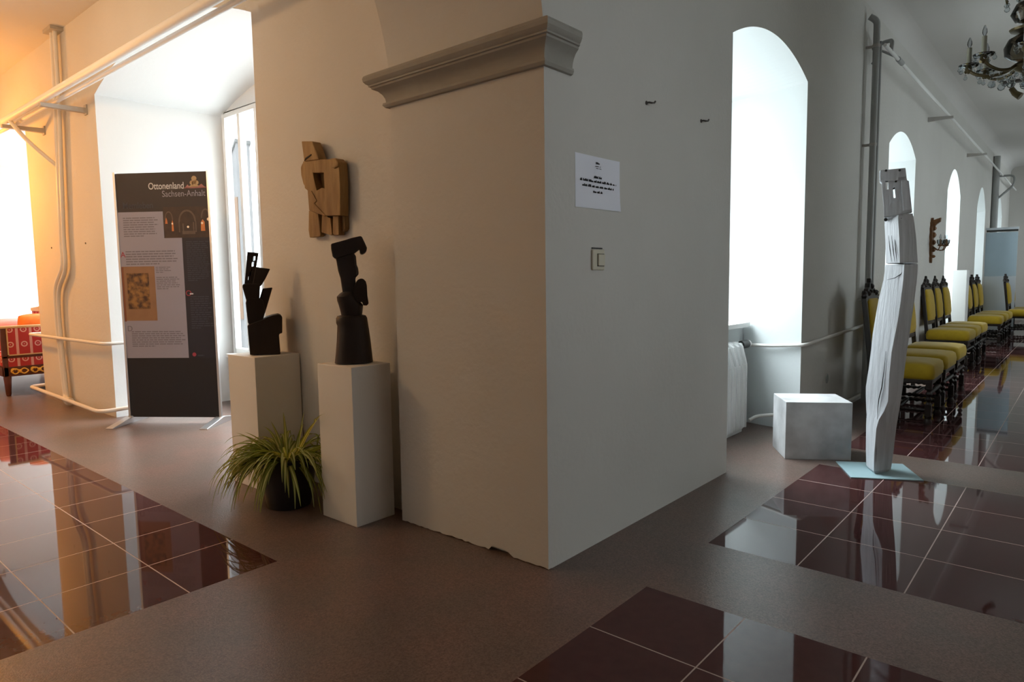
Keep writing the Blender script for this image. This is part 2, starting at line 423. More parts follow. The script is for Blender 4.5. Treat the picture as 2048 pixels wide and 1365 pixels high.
pb.box(XL + .03, -.03, .03, .3, -.01, HR); pb.quad((XL, .3, 0), (0, .3, 0), (0, .3, HR), (XL, .3, HR)); pb.quad((XL, .14, 0), (XL, .3, 0), (XL, .3, HR), (XL, .14, HR))  # unseen inner box and back panels, added to block stray daylight
struct(pb.build('wall_corner', 'plaster'))
q = MB(); q.quad((0, -.001, SPZ), (0, .02, SPZ), (0, .02, HR), (0, -.001, HR)); q.quad((0, 0, .002), (0, .02, .002), (0, .02, SPZ), (0, 0, SPZ))
struct(q.build('wall_corner_edge', 'plaster'))
# remaining walls and ceilings
w = MB(); w.box(-12.2, XL, yo - .2, yo, 0, HL); struct(w.build('wall_inner', 'plaster'))
w = MB(); w.box(-12.4, -12.2, yo - .2, 1.3, 0, HL); struct(w.build('wall_far_left', 'plaster'))
w = MB(); w.box(-.9, 2.6, 17.4, 17.6, 0, HR); struct(w.build('wall_end', 'plaster'))
w = MB()
OPP_FILL = ((0, .75), (5.2, 6.4), (8.4, 9.6), (11.5, 12.7), (14.6, 16.8))  # openings out of view, added to brighten the right corridor and pier
for (a, b, c, d) in ((-3.4, 0, 0, HR), (.75, 5.2, 0, HR), (6.4, 8.4, 0, HR), (9.6, 11.5, 0, HR), (12.7, 14.6, 0, HR), (16.8, 17.4, 0, HR)) + tuple((a, b, c, d) for a, b in OPP_FILL for c, d in ((0, .9), (2.5, HR))):
    w.box(2.6, 2.9, a, b, c, d)
struct(w.build('wall_opposite', 'plaster'))
w = MB(); w.box(-.9, 2.9, -3.6, -3.4, 0, HR); struct(w.build('wall_back', 'plaster'))
cb = MB(); cb.box(-12.4, XL, yo - .2, .2, HL, HL + .1); struct(cb.build('ceiling_left', 'ceiling'))
cb = MB(); cb.box(-.86, 2.9, -3.6, .3, HR, HR + .1); cb.box(-.1, 2.9, .3, 17.6, HR, HR + .1)
n = 6                                                           # cove along the window wall
cv = [(.14 * (1 - math.cos(t)), HR - .14 * (1 - math.sin(t))) for t in [PI / 2 * i / n for i in range(n + 1)]]
for i in range(n): cb.quad((cv[i][0], .02, cv[i][1]), (cv[i + 1][0], .02, cv[i + 1][1]), (cv[i + 1][0], 17.4, cv[i + 1][1]), (cv[i][0], 17.4, cv[i][1]))
struct(cb.build('ceiling_right', 'ceiling', smooth=True, angle=30))

# moulded impost on the pier: profile (projection, height) swept round left end, front, right return
prof = [(0, 1.880), (.016, 1.880), (.024, 1.892), (.022, 1.903), (.012, 1.908), (.014, 1.925), (.022, 1.945), (.036, 1.963), (.056, 1.975),
        (.058, 1.984), (.066, 1.986), (.066, 1.994), (.074, 2.000), (.082, 2.012), (.084, 2.028), (.080, 2.040), (.066, 2.050), (0, 2.062)]
prof = [(p, 1.880 + (z - 1.880) * .83) for p, z in prof]
tb = MB()
YE = .166
rings = []
def ring(f): return [f(p, z) for p, z in prof]
rings = [ring(lambda p, z: (XL - p, .13, z)), ring(lambda p, z: (XL - p, -p, z)), ring(lambda p, z: (p, -p, z)), ring(lambda p, z: (p, YE - p * .5, z))]
k = len(prof)
v = [p for r in rings for p in r]; f = []
for i in range(3):
    for j in range(k - 1): f.append((i * k + j, (i + 1) * k + j, (i + 1) * k + j + 1, i * k + j + 1))
f.append(tuple(3 * k + j for j in range(k)))
tb.add(v, f)
struct(tb.build('trim_1', 'stone', smooth=True, angle=28))

# ------------------------------------------------------------------ windows
def window(name, T, a, b, z0, z1, D, mull=1, bars=(), arch=None, fr=.05):
    """fixed frame with mullions; panes are a child. the frame follows a flat head."""
    def fbx(mb, ua, ub, za, zb, da=-.03, db=.03):
        v = [T(x, D + d, z) for z in (za, zb) for d in (da, db) for x in (ua, ub)]
        mb.add(v, [(0, 1, 3, 2), (4, 6, 7, 5), (0, 4, 5, 1), (2, 3, 7, 6), (0, 2, 6, 4), (1, 5, 7, 3)])
    m = MB()
    fbx(m, a, a + fr, z0, z1); fbx(m, b - fr, b, z0, z1); fbx(m, a + fr, b - fr, z0, z0 + fr); fbx(m, a + fr, b - fr, z1 - fr, z1)
    for i in range(1, mull + 1):
        u = a + (b - a) * i / (mull + 1); fbx(m, u - fr * .5, u + fr * .5, z0 + fr, z1 - fr)
    for z in bars: fbx(m, a + fr, b - fr, z - .018, z + .018, -.02, .02)
    o = struct(m.build(name, 'white_paint', bevel=.004))
    g = MB(); g.quad(T(a + fr * .6, D, z0 + fr * .6), T(b - fr * .6, D, z0 + fr * .6), T(b - fr * .6, D, z1 - fr * .6), T(a + fr * .6, D, z1 - fr * .6))
    p = g.build('pane', 'pane', o); return o
i = 0
for w in right_niches:
    i += 1; window('window_%d' % i, TR, w['hole'][0], w['hole'][1], w['hole'][2], w['hole'][3] + (.0 if i > 1 else 0), w['depth'], 1, (1.75,))
for w in left_niches:
    i += 1; window('window_%d' % i, TL, w['hole'][0], w['hole'][1], w['hole'][2], w['hole'][3], w['depth'], 7 if i == 7 else 4, (), fr=.045)
TO = lambda u, d, z: (2.6 + d, u, z)
for (a, b) in OPP_FILL:
    i += 1; window('window_%d' % i, TO, a, b, .9, 2.5, .2, 1, (1.8,))  # added unseen windows that let in fill daylight
# window sills
for (nm, w, zt) in (('trim_2', right_niches[0], .770),):
    m = MB(); m.prism([(w['a'] - .1, 0), (w['b'] + .09, 0), (w['b'] + .185, -.335), (w['a'] - .185, -.335)], lambda u, dd, t: (-.40 + dd, u, t), zt - .034, zt)
    struct(m.build(nm, 'white_paint', bevel=.004))
for k2, w in enumerate(right_niches[1:]):
    m = MB(); m.box(-.74, -.38, w['a'] - .02, w['b'] + .02, .736, .77); struct(m.build('trim_%d' % (k2 + 3), 'white_paint'))
m = MB(); m.box(-4.58, -2.25, 1.03, 1.12, .425, .458); struct(m.build('trim_7', 'white_paint'))
m = MB(); m.box(-9.1, -6.7, 1.03, 1.12, .425, .458); struct(m.build('trim_8', 'white_paint'))

# ------------------------------------------------------------------ outside
t = thing('stair_tower', 'narrow grey rendered tower with a sloping roof beyond the left window', 'building', (-25.25, 12.3, -3))
m = MB(); m.prism([(-.62, 0), (.16, 0), (.16, 9.75), (-.55, 8.95), (-.62, 8.95)], lambda u, z, d: (u, d, z), -.3, .3); m.build('wall', 'tower', t)
m = MB(); m.prism([(-.66, 8.95), (.2, 9.92), (.2, 9.79), (-.66, 8.82)], lambda u, z, d: (u, d, z), -.34, .34); m.build('roof', 'roof_slate', t)
m = MB(); m.box(-.18, .13, -.34, -.28, 2.6, 7.6); m.build('timber_bay', 'tower_brown', t)
m = MB(); m.box(-.62, -.2, -.5, -.3, 0, 5.7); m.build('porch', 'tower_pale', t)
m = MB(); m.quad((-60, 1.6, -3), (-60, 60, -3), (-.9, 60, -3), (-.9, 1.6, -3)); g = m.build('ground', 'gravel'); g['kind'] = 'structure'

# ------------------------------------------------------------------ light switch, notice, hooks
t = thing('light_switch', 'ivory rocker light switch on the white wall below the paper notice', 'switch', (0, .34, 1.15))
m = MB(); m.box(0, .011, -.043, .043, 0, .083); m.build('plate', 'switch', t, bevel=.004)
m = MB(); m.box(.0095, .0125, -.013, .036, .0145, .0665); o = m.build('gap', 'switch_dark', t)
m = MB(); m.box(.011, .019, -.012, .035, .017, .064); m.build('rocker', 'switch', t, bevel=.003)
m = MB(); m.box(0, .004, -.038, .036, .0855, .0905); o = m.build('slot', 'switch_dark', t); o['label'] = 'dark slit above the plate'

t = thing('paper_sign', 'sheet of white paper with printed lines taped to the white wall', 'paper sign', (0, .19, 1.395))
m = MB(); nu = 8; W0, H0 = .317, .207
for a in range(nu):
    for b in range(5):
        def pp(a, b):
            u = a / nu; v = b / 5; lift = .0012 + .004 * (u ** 6) + .006 * (1 - v) ** 4 * u
            return (lift, u * W0, v * H0)
        m.quad(pp(a, b), pp(a + 1, b), pp(a + 1, b + 1), pp(a, b + 1))
m.build('sheet', 'paper', t, smooth='all')
def dashes(y0, y1, z, h, n):
    m = MB()
    w = (y1 - y0); u = y0
    while u < y1 - .004:
        l = random.uniform(.012, .034); e = min(u + l, y1)
        x = u
        while x < e - .002:                                      # letter-like strokes inside a word
            hh = h * random.choice((.7, .8, 1, 1.25)); m.box(.0028, .0042, x, min(x + .0034, e), z, z + hh); x += .0043
        m.box(.0028, .0042, u, e, z + h * .1, z + h * .32)
        u = e + .0065
    return m.build('printed_line', 'ink', t)
dashes(.142, .172, .178, .006, 1); dashes(.138, .176, .168, .0018, 1); dashes(.142, .18, .160, .0018, 1)
dashes(.128, .182, .121, .0075, 1); dashes(.03, .292, .104, .0075, 1); dashes(.045, .272, .084, .0078, 1); dashes(.122, .188, .063, .0075, 1)
for (y, z, lab) in ((.735, 1.885, 'small dark wall hook nearer the corner, above and right of the notice'), (1.285, 1.897, 'small dark wall hook nearer the arched window niche')):
    t = MB(); t.tube([(-.004, 0, 0), (.014, 0, 0), (.024, .006, -.003), (.026, .026, 0), (.026, .034, .008)], .0042, 8)
    t.lathe([(.009, 0), (.009, .003)], (0, 0, 0), 10, axis='x')
    o = t.build('wall_hook', 'hook', smooth=True); o.location = (.001, y, z); tag(o, lab, 'hook', 'hooks on the white wall')
for (x, z, lab) in ((-6.03, 1.475, 'tiny nail in the yellow-lit pier left of the heating pipe'), (-5.10, 1.478, 'tiny nail in the pier between heating pipe and banner')):
    t = MB(); t.lathe([(.004, -.03), (.004, 0), (.008, 0), (.008, .005)], (0, 0, 0), 8, axis='y')
    o = t.build('wall_nail', 'hook'); o.rotation_euler = (0, 0, PI); o.location = (x, WL - .0, z); tag(o, lab, 'nail', 'nails in the left pier')

# ------------------------------------------------------------------ radiator in the right niche
t = thing('radiator', 'white sectional radiator under the window sill in the arched niche', 'radiator', (-.30, 2.685, .035))
for k in range(9):
    y = -.0825 * k
    m = MB()
    outl = [(0, 0), (0, .455), (-.032, .585), (-.075, .612), (-.11, .612), (-.11, 0)]
    yw = .0385
    # web, two side ribs and the sloped slotted head
    m.prism(outl, lambda u, z, d: (u, y + d, z), -yw, -yw + .014); m.prism(outl, lambda u, z, d: (u, y + d, z), yw - .014, yw)
    m.box(-.020, -.008, y - yw + .01, y + yw - .01, .0, .455)
    m.box(-.11, -.10, y - yw + .01, y + yw - .01, .0, .60)
    m.tube([(-.085, y - yw, .585), (-.085, y + yw, .585)], .026, 12); m.tube([(-.055, y - yw, .03), (-.055, y + yw, .03)], .022, 10)
    m.build('section', 'radiator', t, bevel=.003)
m = MB(); m.box(-.06, -.03, -.0825 * 8 - .03, .03, -.036, .002); m.build('foot_rail', 'radiator', t)
m = MB(); m.tube([(-.085, .03, .58), (-.085, .085, .58)], .014, 10)
m.tube([(-.085, .085, .58), (-.085, .12, .58)], .018, 10); v = m.build('valve', 'radiator', t, smooth=True)
m = MB(); m.lathe([(.017, .115), (.028, .12), (.030, .13), (.030, .235), (.024, .24)], (-.085, 0, .58), 16, axis='y'); o = m.build('thermostat_head', 'black_plastic', v, smooth=True); o['label'] = 'black thermostat grip'
m = MB(); m.lathe([(.027, .235), (.027, .262), (.018, .268)], (-.085, 0, .58), 16, axis='y'); m.build('thermostat_cap', 'white_paint', v, smooth=True)

# ------------------------------------------------------------------ pipes
def run(name, label, path, r, m_='pipe', cat='pipe', fil=.06, group=None):
    m = MB(); m.tube(fillet(path, fil), r, 12); o = m.build(name, m_, smooth=True); return tag(o, label, cat, group)
# right wall
run('heating_pipe', 'thin white heating pipe running waist-high along the right wall into the niche',
    [(-.42, 3.012, .60), (-.25, 2.962, .605), (.028, 2.905, .628), (.03, 3.05, .632), (.03, 5.15, .685)], .0125)
run('heating_pipe', 'thin white return pipe near the floor along the right wall',
    [(-.30, 2.77, .075), (-.27, 2.83, .10), (-.16, 2.93, .11), (.03, 2.905, .07), (.03, 3.1, .06), (.03, 5.3, .055)], .0125)
t = thing('riser_pipe', 'grey vertical pipe from ceiling to floor on the right wall behind the wooden post', 'pipe', (.080, 4.40, 0))
m = MB(); m.tube(fillet([(0, 0, 0), (0, 0, 3.2), (-.05, -.03, 3.24)], .04), .026, 14); m.build('tube', 'pipe_grey', t, smooth=True)
m = MB(); m.tube([(.012, .07, 0), (.012, .07, 3.05), ], .016, 12); m.build('return_tube', 'pipe_grey', t, smooth=True)
for z in (.9, 2.2, 3.0):
    m = MB(); m.lathe([(.031, -.012), (.031, .012)], (0, 0, z), 14); m.box(-.08, 0, -.008, .008, z - .01, z + .01); m.build('pipe_clip', 'bracket', t)
t = thing('ceiling_pipe_run', 'long white pipe carried on brackets high along the right corridor wall', 'pipe', (0, 0, 0))
m = MB(); m.tube([(.20, 4.15, 2.92), (.20, 10.3, 2.90)], .014, 12); m.tube([(.20, 10.3, 2.90), (.12, 17.3, 2.96)], .014, 12); m.build('tube', 'white_paint', t, smooth=True)
for y in (7.25, 10.45):
    m = MB(); m.prism([(0, -.045), (0, .005), (.25, -.017), (.25, -.04)], lambda x, z, d: (x, y + d, 2.905 + z), -.018, .018); m.build('bracket', 'bracket', t)
m = MB(); m.tube(fillet([(.0, 4.62, 3.05), (.10, 4.55, 3.06), (.20, 4.4, 3.02), (.20, 4.35, 2.92)], .05), .016, 10); m.tube([(.02, 4.55, 2.90), (.1, 4.5, 2.98), (.2, 4.6, 2.93)], .013, 10); m.build('connector', 'pipe_grey', t, smooth=True)
m = MB(); m.tube([(.2, 4.62, 2.92), (.2, 4.78, 2.92)], .021, 12); m.build('coupling', 'pipe_grey', t, smooth=True)
t = thing('riser_pipe', 'grey vertical pipe with a bent branch between the two farthest right-hand windows', 'pipe', (.058, 13.9, 0))
m = MB(); m.tube([(0, 0, 0), (0, 0, 3.3)], .055, 14); m.build('tube', 'pipe_grey', t, smooth=True)
m = MB(); m.tube(fillet([(.03, 0, 2.92), (.28, 0, 2.92), (.28, 0, 2.74), (.03, 0, 2.5)], .12), .02, 10); m.build('branch_tube', 'pipe_grey', t, smooth=True)
# left corridor
PY = WL - .27
t = thing('ceiling_pipe_run', 'thick pale pipe on brackets running high across the left window niches', 'pipe', (0, 0, 0))
m = MB(); m.tube([(-11.8, PY - .02, 2.635), (-1.1, PY - .02, 2.595)], .030, 16); m.build('tube', 'white_paint', t, smooth=True)
m = MB(); m.tube([(-11.8, PY + .055, 2.618), (-1.1, PY + .055, 2.578)], .017, 12); m.build('return_tube', 'white_paint', t, smooth=True)
for x in (-4.86, -5.98, -8.9):
    m = MB()
    m.prism([(PY - .06, 0), (WL, .012), (WL, -.03), (PY - .06, -.028)], lambda y, z, d: (x + d, y, 2.563 + .004 * (-x - 5) + z), -.022, .022)
    m.box(x - .03, x + .03, WL - .012, WL, 2.52, 2.60)
    m.build('bracket', 'bracket', t)
t = thing('riser_pipe', 'pair of painted vertical heating pipes with a kink on the left pier', 'pipe', (0, 0, 0))
y1 = WL - .05
m = MB(); m.tube(fillet([(-5.400, y1 - .0, 3.315), (-5.440, y1, 2.7), (-5.560, y1, 1.5), (-5.555, y1, 1.29), (-5.840, y1, 1.10), (-5.860, y1, .75), (-5.780, y1, .07), (-5.700, y1 - .03, .045)], .12), .021, 12); m.build('tube', 'pipe', t, smooth=True)
m = MB(); m.tube(fillet([(-5.330, y1, 3.315), (-5.355, y1, 2.7), (-5.500, y1, 1.5), (-5.490, y1, 1.26), (-5.770, y1, 1.065), (-5.790, y1, .75), (-5.730, y1, .07), (-5.660, y1 - .02, .045)], .12), .018, 12); m.build('return_tube', 'pipe', t, smooth=True)
m = MB(); m.lathe([(.035, -.03), (.035, .05), (.018, .055), (.018, .02)], (-5.63, y1 - .02, .045), 14, axis='x'); m.build('end_cap', 'pipe', t, smooth=True)
m = MB(); m.tube(fillet([(-5.51, y1, 2.17), (-5.67, PY + .04, 2.40), (-5.88, PY - .02, 2.59)], .1), .018, 10); m.build('branch_tube', 'pipe', t, smooth=True)
m = MB(); m.box(-5.47, -5.27, y1 - .05, WL, 3.29, 3.319); m.build('ceiling_plate', 'bracket', t)
run('heating_pipe', 'waist-high white pipe wrapping round the left pier behind the banner', [(-6.70, .75, .63), (-6.60, WL - .10, .63), (-6.45, WL - .10, .63), (-4.60, WL - .07, .63), (-4.55, .5, .64)], .015, fil=.07)
run('heating_pipe', 'low white pipe wrapping round the foot of the left pier', [(-6.66, .55, .10), (-6.58, WL - .13, .10), (-6.4, WL - .13, .10), (-4.70, WL - .11, .055), (-4.5, .22, .10), (-4.48, .6, .11)], .017, fil=.12)
o = MB(); o.lathe([(.036, 0), (.036, .006), (.028, .009), (.028, .004), (.006, .004)], (0, 0, 0), 18, axis='x'); o = o.build('wall_socket', 'pipe_grey', smooth=True); o.location = (.0, 3.56, .31); o.scale = (1, .7, 1.1)
tag(o, 'small round grey wall socket low on the right wall behind the white box', 'socket')

# ------------------------------------------------------------------ pedestals and sculptures
def pedestal(label, x0, x1, y0, y1, h):
    m = MB(); m.box(-(x1 - x0) / 2, (x1 - x0) / 2, -(y1 - y0) / 2, (y1 - y0) / 2, 0, h)
    o = m.build('pedestal', 'ped_paint', bevel=.0025); o.location = ((x0 + x1) / 2, (y0 + y1) / 2, 0); return tag(o, label, 'pedestal', 'white pedestals by the left wall')
pedestal('white pedestal beside the banner carrying the spiky dark sculpture, plant in front', -2.105, -1.812, -.18, .088, .722)
pedestal('white pedestal next to the corner pier carrying the dark figure with a hooked top', -1.217, -.951, -.19, .03, .735)

RX, RY = .7596, .6504             # direction across the line of sight, in plan
def sculpt(name, label, at, parts, mt, rz, bev=.006):
    t = thing(name, label, 'sculpture', at, rz)
    for pn, mb, sm in parts: mb.build(pn, mt, t, bevel=bev if not sm else 0, smooth=sm)
    return t
def eloft(mb, rows, F, dep, n=20, e=2.6):
    rings = []
    for row in rows:
        w, l, r = row[:3]; dp = row[3] if len(row) > 3 else dep; ring = []
        a_, b_ = F(l, w, 0), F(r, w, 0); c0, hw, z = (a_[0] + b_[0]) / 2, (b_[0] - a_[0]) / 2, (a_[2] + b_[2]) / 2
        for j in range(n):
            a = 2 * PI * j / n; c, s = math.cos(a), math.sin(a)
            c = math.copysign(abs(c) ** (2 / e), c); s = math.copysign(abs(s) ** (2 / e), s)
            ring.append((c0 + c * hw, s * dp / 2, z))
        rings.append(ring)
    mb.loft(rings)
RZ = math.atan2(RY, RX)
K2 = .000487
R2, R1_ = math.atan2(2.62, 1.92), math.atan2(3.485, 1.934)
B2, B1 = (-1.085, -.066, .7352), (-1.948, -.045, .7222)
F2 = outline(B2, R2, 650, 460, 4.873)
A = MB(); eloft(A, [(1288, 94, 468, .155), (1270, 97, 466, .155), (1180, 106, 456, .15), (1080, 114, 444, .145), (980, 118, 430, .14), (930, 119, 422, .137), (905, 108, 418, .14), (860, 107, 411, .135), (838, 118, 398, .125), (830, 150, 370, .1)], F2, .15)
Bm = MB(); eloft(Bm, [(900, 172, 352, .085), (800, 152, 366, .10), (735, 134, 372, .12), (690, 118, 330, .13), (650, 114, 300, .13), (622, 140, 300, .11), (600, 172, 300, .085)], F2, .1)
Dm = MB(); Dm.prism([(190, 700), (170, 600), (155, 500), (150, 470), (128, 400), (112, 310), (100, 268), (285, 225), (302, 262), (310, 345), (322, 372), (332, 440), (294, 462), (298, 500), (306, 690)], F2, -.036, .036)
Cm = MB(); Cm.prism([(262, 720), (280, 560), (300, 515), (318, 488), (345, 474), (372, 478), (396, 502), (406, 540), (412, 640), (424, 715), (408, 736), (372, 735), (360, 700)], F2, -.045, .03)
Em = MB(); Em.prism([(60, 142), (200, 104), (262, 84), (350, 65), (362, 80), (386, 130), (408, 180), (402, 218), (368, 242), (342, 236), (336, 190), (280, 236), (180, 262), (96, 284), (76, 262), (62, 190)], F2, -.055, .055)
sculpt('dark_sculpture', 'blackened wooden figure with a hooked slab top on the right pedestal', B2, [('trunk', A, True), ('waist', Bm, True), ('shaft', Dm, False), ('side_lobe', Cm, False), ('hooked_head', Em, False)], 'dark_wood', R2, .012)
K1 = .00051
F1 = outline(B1, R1_, 470, 480, 5.46)
A = MB(); A.prism([(165, 1243), (494, 1240), (478, 1040), (480, 1018), (512, 1010), (512, 835), (498, 818), (470, 808), (410, 818), (350, 838), (305, 865), (200, 900), (138, 928)], F1, -.075, .075)
Bm = MB(); Bm.prism([(165, 930), (142, 900), (128, 780), (118, 690), (128, 640), (280, 640), (308, 665), (330, 770), (305, 880)], F1, -.055, .055)
Cm = MB(); Cm.prism([(262, 660), (300, 532), (410, 520), (372, 650), (338, 765), (305, 862), (262, 850)], F1, -.03, .045)
Dm = MB(); Dm.prism([(124, 660), (84, 520), (84, 492), (104, 478), (276, 480), (274, 520), (268, 650)], F1, -.05, .05)
Em = MB()
def slot(x, y, w=11, h=26): return [(x - w, y - h), (x + w, y - h), (x + w * .6, y + h), (x - w * 1.4, y + h)]
Em.prism([[(104, 482), (136, 132), (258, 144), (233, 298), (222, 500), (130, 505)], slot(212, 205), slot(198, 266), slot(184, 322, 10, 20), slot(170, 372, 10, 20), slot(156, 420, 10, 20)], F1, -.014, .014)
Gm = MB(); Gm.prism([(140, 500), (150, 350), (170, 300), (215, 300), (200, 500)], F1, .016, .03)
Fm = MB(); Fm.prism([(190, 500), (226, 296), (384, 318), (330, 430), (282, 508)], F1, -.03, .02)
sculpt('dark_sculpture', 'blackened wooden sculpture with spiky pierced plates on the left pedestal', B1, [('base_block', A, False), ('waist', Bm, False), ('spike', Cm, False), ('shoulder', Dm, False), ('pierced_plate', Em, False), ('fin', Fm, False), ('rear_brace', Gm, False)], 'dark_wood', R1_, .005)

# wooden relief hung on the left wall: outline (x along wall, z), built out from the plaster
def FW(df):
    OL = outline((-1.585, WL - df, 1.322), 0, 580, 270, 6.2)
    def f(u, w, d): q = OL(u, w, 0); return (q[0], -d, q[2])
    return f
t = thing('hanging_wood_relief', 'pale carved wooden figure relief hung on the wall above the dark sculptures', 'sculpture', (-1.585, WL, 1.322))
m = MB(); m.prism([[(158, 330), (180, 322), (365, 300), (470, 300), (560, 290), (600, 330), (610, 420), (620, 620), (622, 1000), (612, 1000), (440, 1005), (300, 965), (235, 935), (215, 690), (180, 660)], [(285, 470), (415, 470), (428, 660), (390, 655), (330, 690), (300, 560)]], FW(0.062), 0.011, 0.062); m.build('torso', 'carved_wood', t, bevel=.009)
m = MB(); m.prism([(285, 470), (415, 470), (428, 665), (380, 650), (330, 695), (300, 560)], FW(0.061), 0.007, 0.020); m.build('chest_hollow', 'carved_wood', t)
m = MB(); m.prism([(138, 78), (275, 78), (310, 170), (358, 305), (170, 330), (152, 180)], FW(0.069), 0.017, 0.069); h = m.build('head', 'carved_wood', t, bevel=.006)
m = MB(); m.prism([(175, 322), (190, 285), (258, 238), (262, 250), (200, 300)], FW(0.072), 0.068, 0.072); m.build('mouth_cut', 'crack', h)
m = MB(); m.prism([(125, 400), (150, 345), (180, 335), (195, 420), (208, 540), (228, 650), (205, 682), (160, 610), (132, 500)], FW(0.047), 0.008, 0.047); m.build('arm', 'carved_wood', t, bevel=.008)
m = MB(); m.prism([(228, 935), (300, 960), (345, 975), (360, 1060), (380, 1240), (372, 1262), (240, 1275), (225, 1180)], FW(0.034), 0.008, 0.034); m.build('leg', 'carved_wood', t, bevel=.008)
m = MB(); m.prism([(395, 1000), (450, 1000), (470, 1020), (500, 1030), (520, 1235), (500, 1245), (390, 1210)], FW(0.039), 0.008, 0.039); m.build('leg', 'carved_wood', t, bevel=.008)
m = MB(); m.prism([(528, 990), (600, 990), (605, 1240), (545, 1245), (528, 1230)], FW(0.047), 0.011, 0.047); m.build('leg', 'carved_wood', t, bevel=.008)
m = MB(); m.prism([(595, 400), (640, 430), (655, 700), (680, 1160), (660, 1200), (610, 1195), (600, 900)], FW(0.028), 0.000, 0.028); m.build('side_plank', 'carved_wood', t, bevel=.004)
m = MB(); m.prism([(480, 290), (560, 285), (595, 340), (590, 390), (540, 420), (500, 400)], FW(0.072), 0.050, 0.072); m.build('shoulder_knob', 'carved_wood', t, bevel=.012)
m = MB(); m.prism([(232, 690), (262, 690), (330, 820), (300, 850), (440, 1000), (425, 1008), (300, 962), (245, 925)], FW(0.066), 0.058, 0.066); m.build('apron_ridge', 'carved_wood', t, bevel=.004)

# ------------------------------------------------------------------ spider plant
t = thing('potted_spider_plant', 'spider plant with striped arching leaves in a dark pot before the pedestals', 'plant', (-1.49, -.205, 0))
m = MB(); m.lathe([(.098, 0), (.106, .004), (.112, .03), (.131, .16), (.139, .22), (.146, .222), (.149, .232), (.148, .25), (.143, .254), (.136, .25), (.132, .225), (.02, .222)], n=36); m.build('pot', 'pot', t, smooth=True)
m = MB(); m.lathe([(.128, 0.222), (.1, .232), (.01, .24)], n=24); m.build('soil', 'soil', t, smooth=True)
m = MB()
rnd = random.Random(11)
def leaf(az, ln, el, droop, wid, r0):
    n = 13; p = Vector((math.cos(az) * r0, math.sin(az) * r0, .23)); d = Vector((math.cos(az) * math.cos(el), math.sin(az) * math.cos(el), math.sin(el)))
    side = Vector((-math.sin(az), math.cos(az), 0)); st = ln / n; rows = []
    tw = rnd.uniform(-.25, .25)
    for i in range(n + 1):
        s = i / n; w = wid * (min(1, .55 + s * 2.2)) * (1 - s ** 2.6) + .0007
        nrm = side.cross(d).normalized(); sd = (side * math.cos(tw * s) + nrm * math.sin(tw * s))
        up = sd.cross(d); up = up if up.z > 0 else -up
        rows.append([p - sd * w + up * w * .35, p - sd * w * .38 + up * .0, p + sd * w * .38, p + sd * w + up * w * .35])
        g = droop * st * (.35 + 1.5 * s)
        d = (d + Vector((0, 0, -g))).normalized(); d = (d + side * rnd.uniform(-.03, .03)).normalized()
        p = p + d * st
        if p.z < .012: p.z = .012; d.z = max(d.z, 0)
        q = Vector((p.x, p.y)); 
        if q.length < .155 and p.z < .262 and s > .4: k = .158 / max(q.length, .01); p.x *= k; p.y *= k
        # keep the leaves clear of the pedestals
        wx, wy = p.x - 1.49, p.y - .205
        if -1.235 < wx < -.94 and -.205 < wy: p.y = -.207 + .205 - .0
        if -2.12 < wx < -1.80 and -.195 < wy: p.y = -.197 + .205
        if wy > .075: p.y = .28
    for c0, mi in ((0, 0), (1, 1), (2, 0)):
        v = [q for r in rows for q in (r[c0], r[c0 + 1])]
        m.add(v, [(2 * i, 2 * i + 1, 2 * i + 3, 2 * i + 2) for i in range(n)], mi)
for i in range(175):
    az = rnd.uniform(0, 2 * PI); ring = rnd.random()
    # fuller toward the window on the left
    if rnd.random() < .38: az = rnd.gauss(PI * 1.12, .5)
    el = .1 + 1.0 * ring ** 1.5 * rnd.uniform(.6, 1.05)
    ln = rnd.uniform(.25, .40) * (1.0 - .3 * (el > .85)); 
    leaf(az, ln, el, rnd.uniform(3.2, 7.0) * (1.1 - .5 * (el > .85)), rnd.uniform(.0075, .011), rnd.uniform(.01, .075))
for i in range(60):
    leaf(rnd.uniform(-2.6, .3) if i % 3 else rnd.gauss(3.4, .5), rnd.uniform(.2, .33), rnd.uniform(.5, .95), rnd.uniform(6, 9.5), rnd.uniform(.007, .0105), rnd.uniform(.02, .08))
for az, ln, el, dr in ((-.32, .52, .55, 2.4), (1.5, .24, 1.35, .5), (2.6, .23, 1.42, .6), (.4, .32, 1.1, 1.4), (-2.3, .46, .5, 6), (-2.0, .46, .45, 7), (-1.3, .42, .6, 7), (-.9, .40, .5, 7), (-1.6, .4, .7, 7), (.1, .42, 1.0, 2)):
    leaf(az, ln, el, dr, .009, .05)
m.build('foliage', ['leaf', 'leaf_pale'], t, smooth='all')

# ------------------------------------------------------------------ banner stand
BW, BH = .786, 2.0
t = thing('exhibition_banner', 'tall dark printed exhibition banner on a stand in front of the left window', 'banner', (-4.354, .088, 0), math.atan2(.581, .814))
Z0, Z1 = .045, 1.985
m = MB(); m.box(.016, BW - .016, -.004, .004, Z0, Z1); panel = m.build('panel', 'b_brown', t)
lay = [0]
def patch(name, u0, u1, v0, v1, mt, par=None, lift=1):
    m = MB(); m.box(BW * u0, BW * u1, -.004 - .0009 * lift, -.0035, Z1 - (Z1 - Z0) * v1, Z1 - (Z1 - Z0) * v0); return m.build(name, mt, par or t)
U = lambda u: BW * u
V = lambda v: Z1 - (Z1 - Z0) * v
patch('navy_column', .66, .98, .262, .755, 'b_navy', lift=.5); patch('dark_footer', .02, .98, .752, .9995, 'b_black', lift=.6)
m = MB(); m.prism([(U(.02), V(.155)), (U(.50), V(.155)), (U(.50), V(.262)), (U(.685), V(.262)), (U(.685), V(.752)), (U(.02), V(.752))], lambda u, w, d: (u, d, w), -.0052, -.0035); tp = m.build('text_panel', 'b_lilac', t)
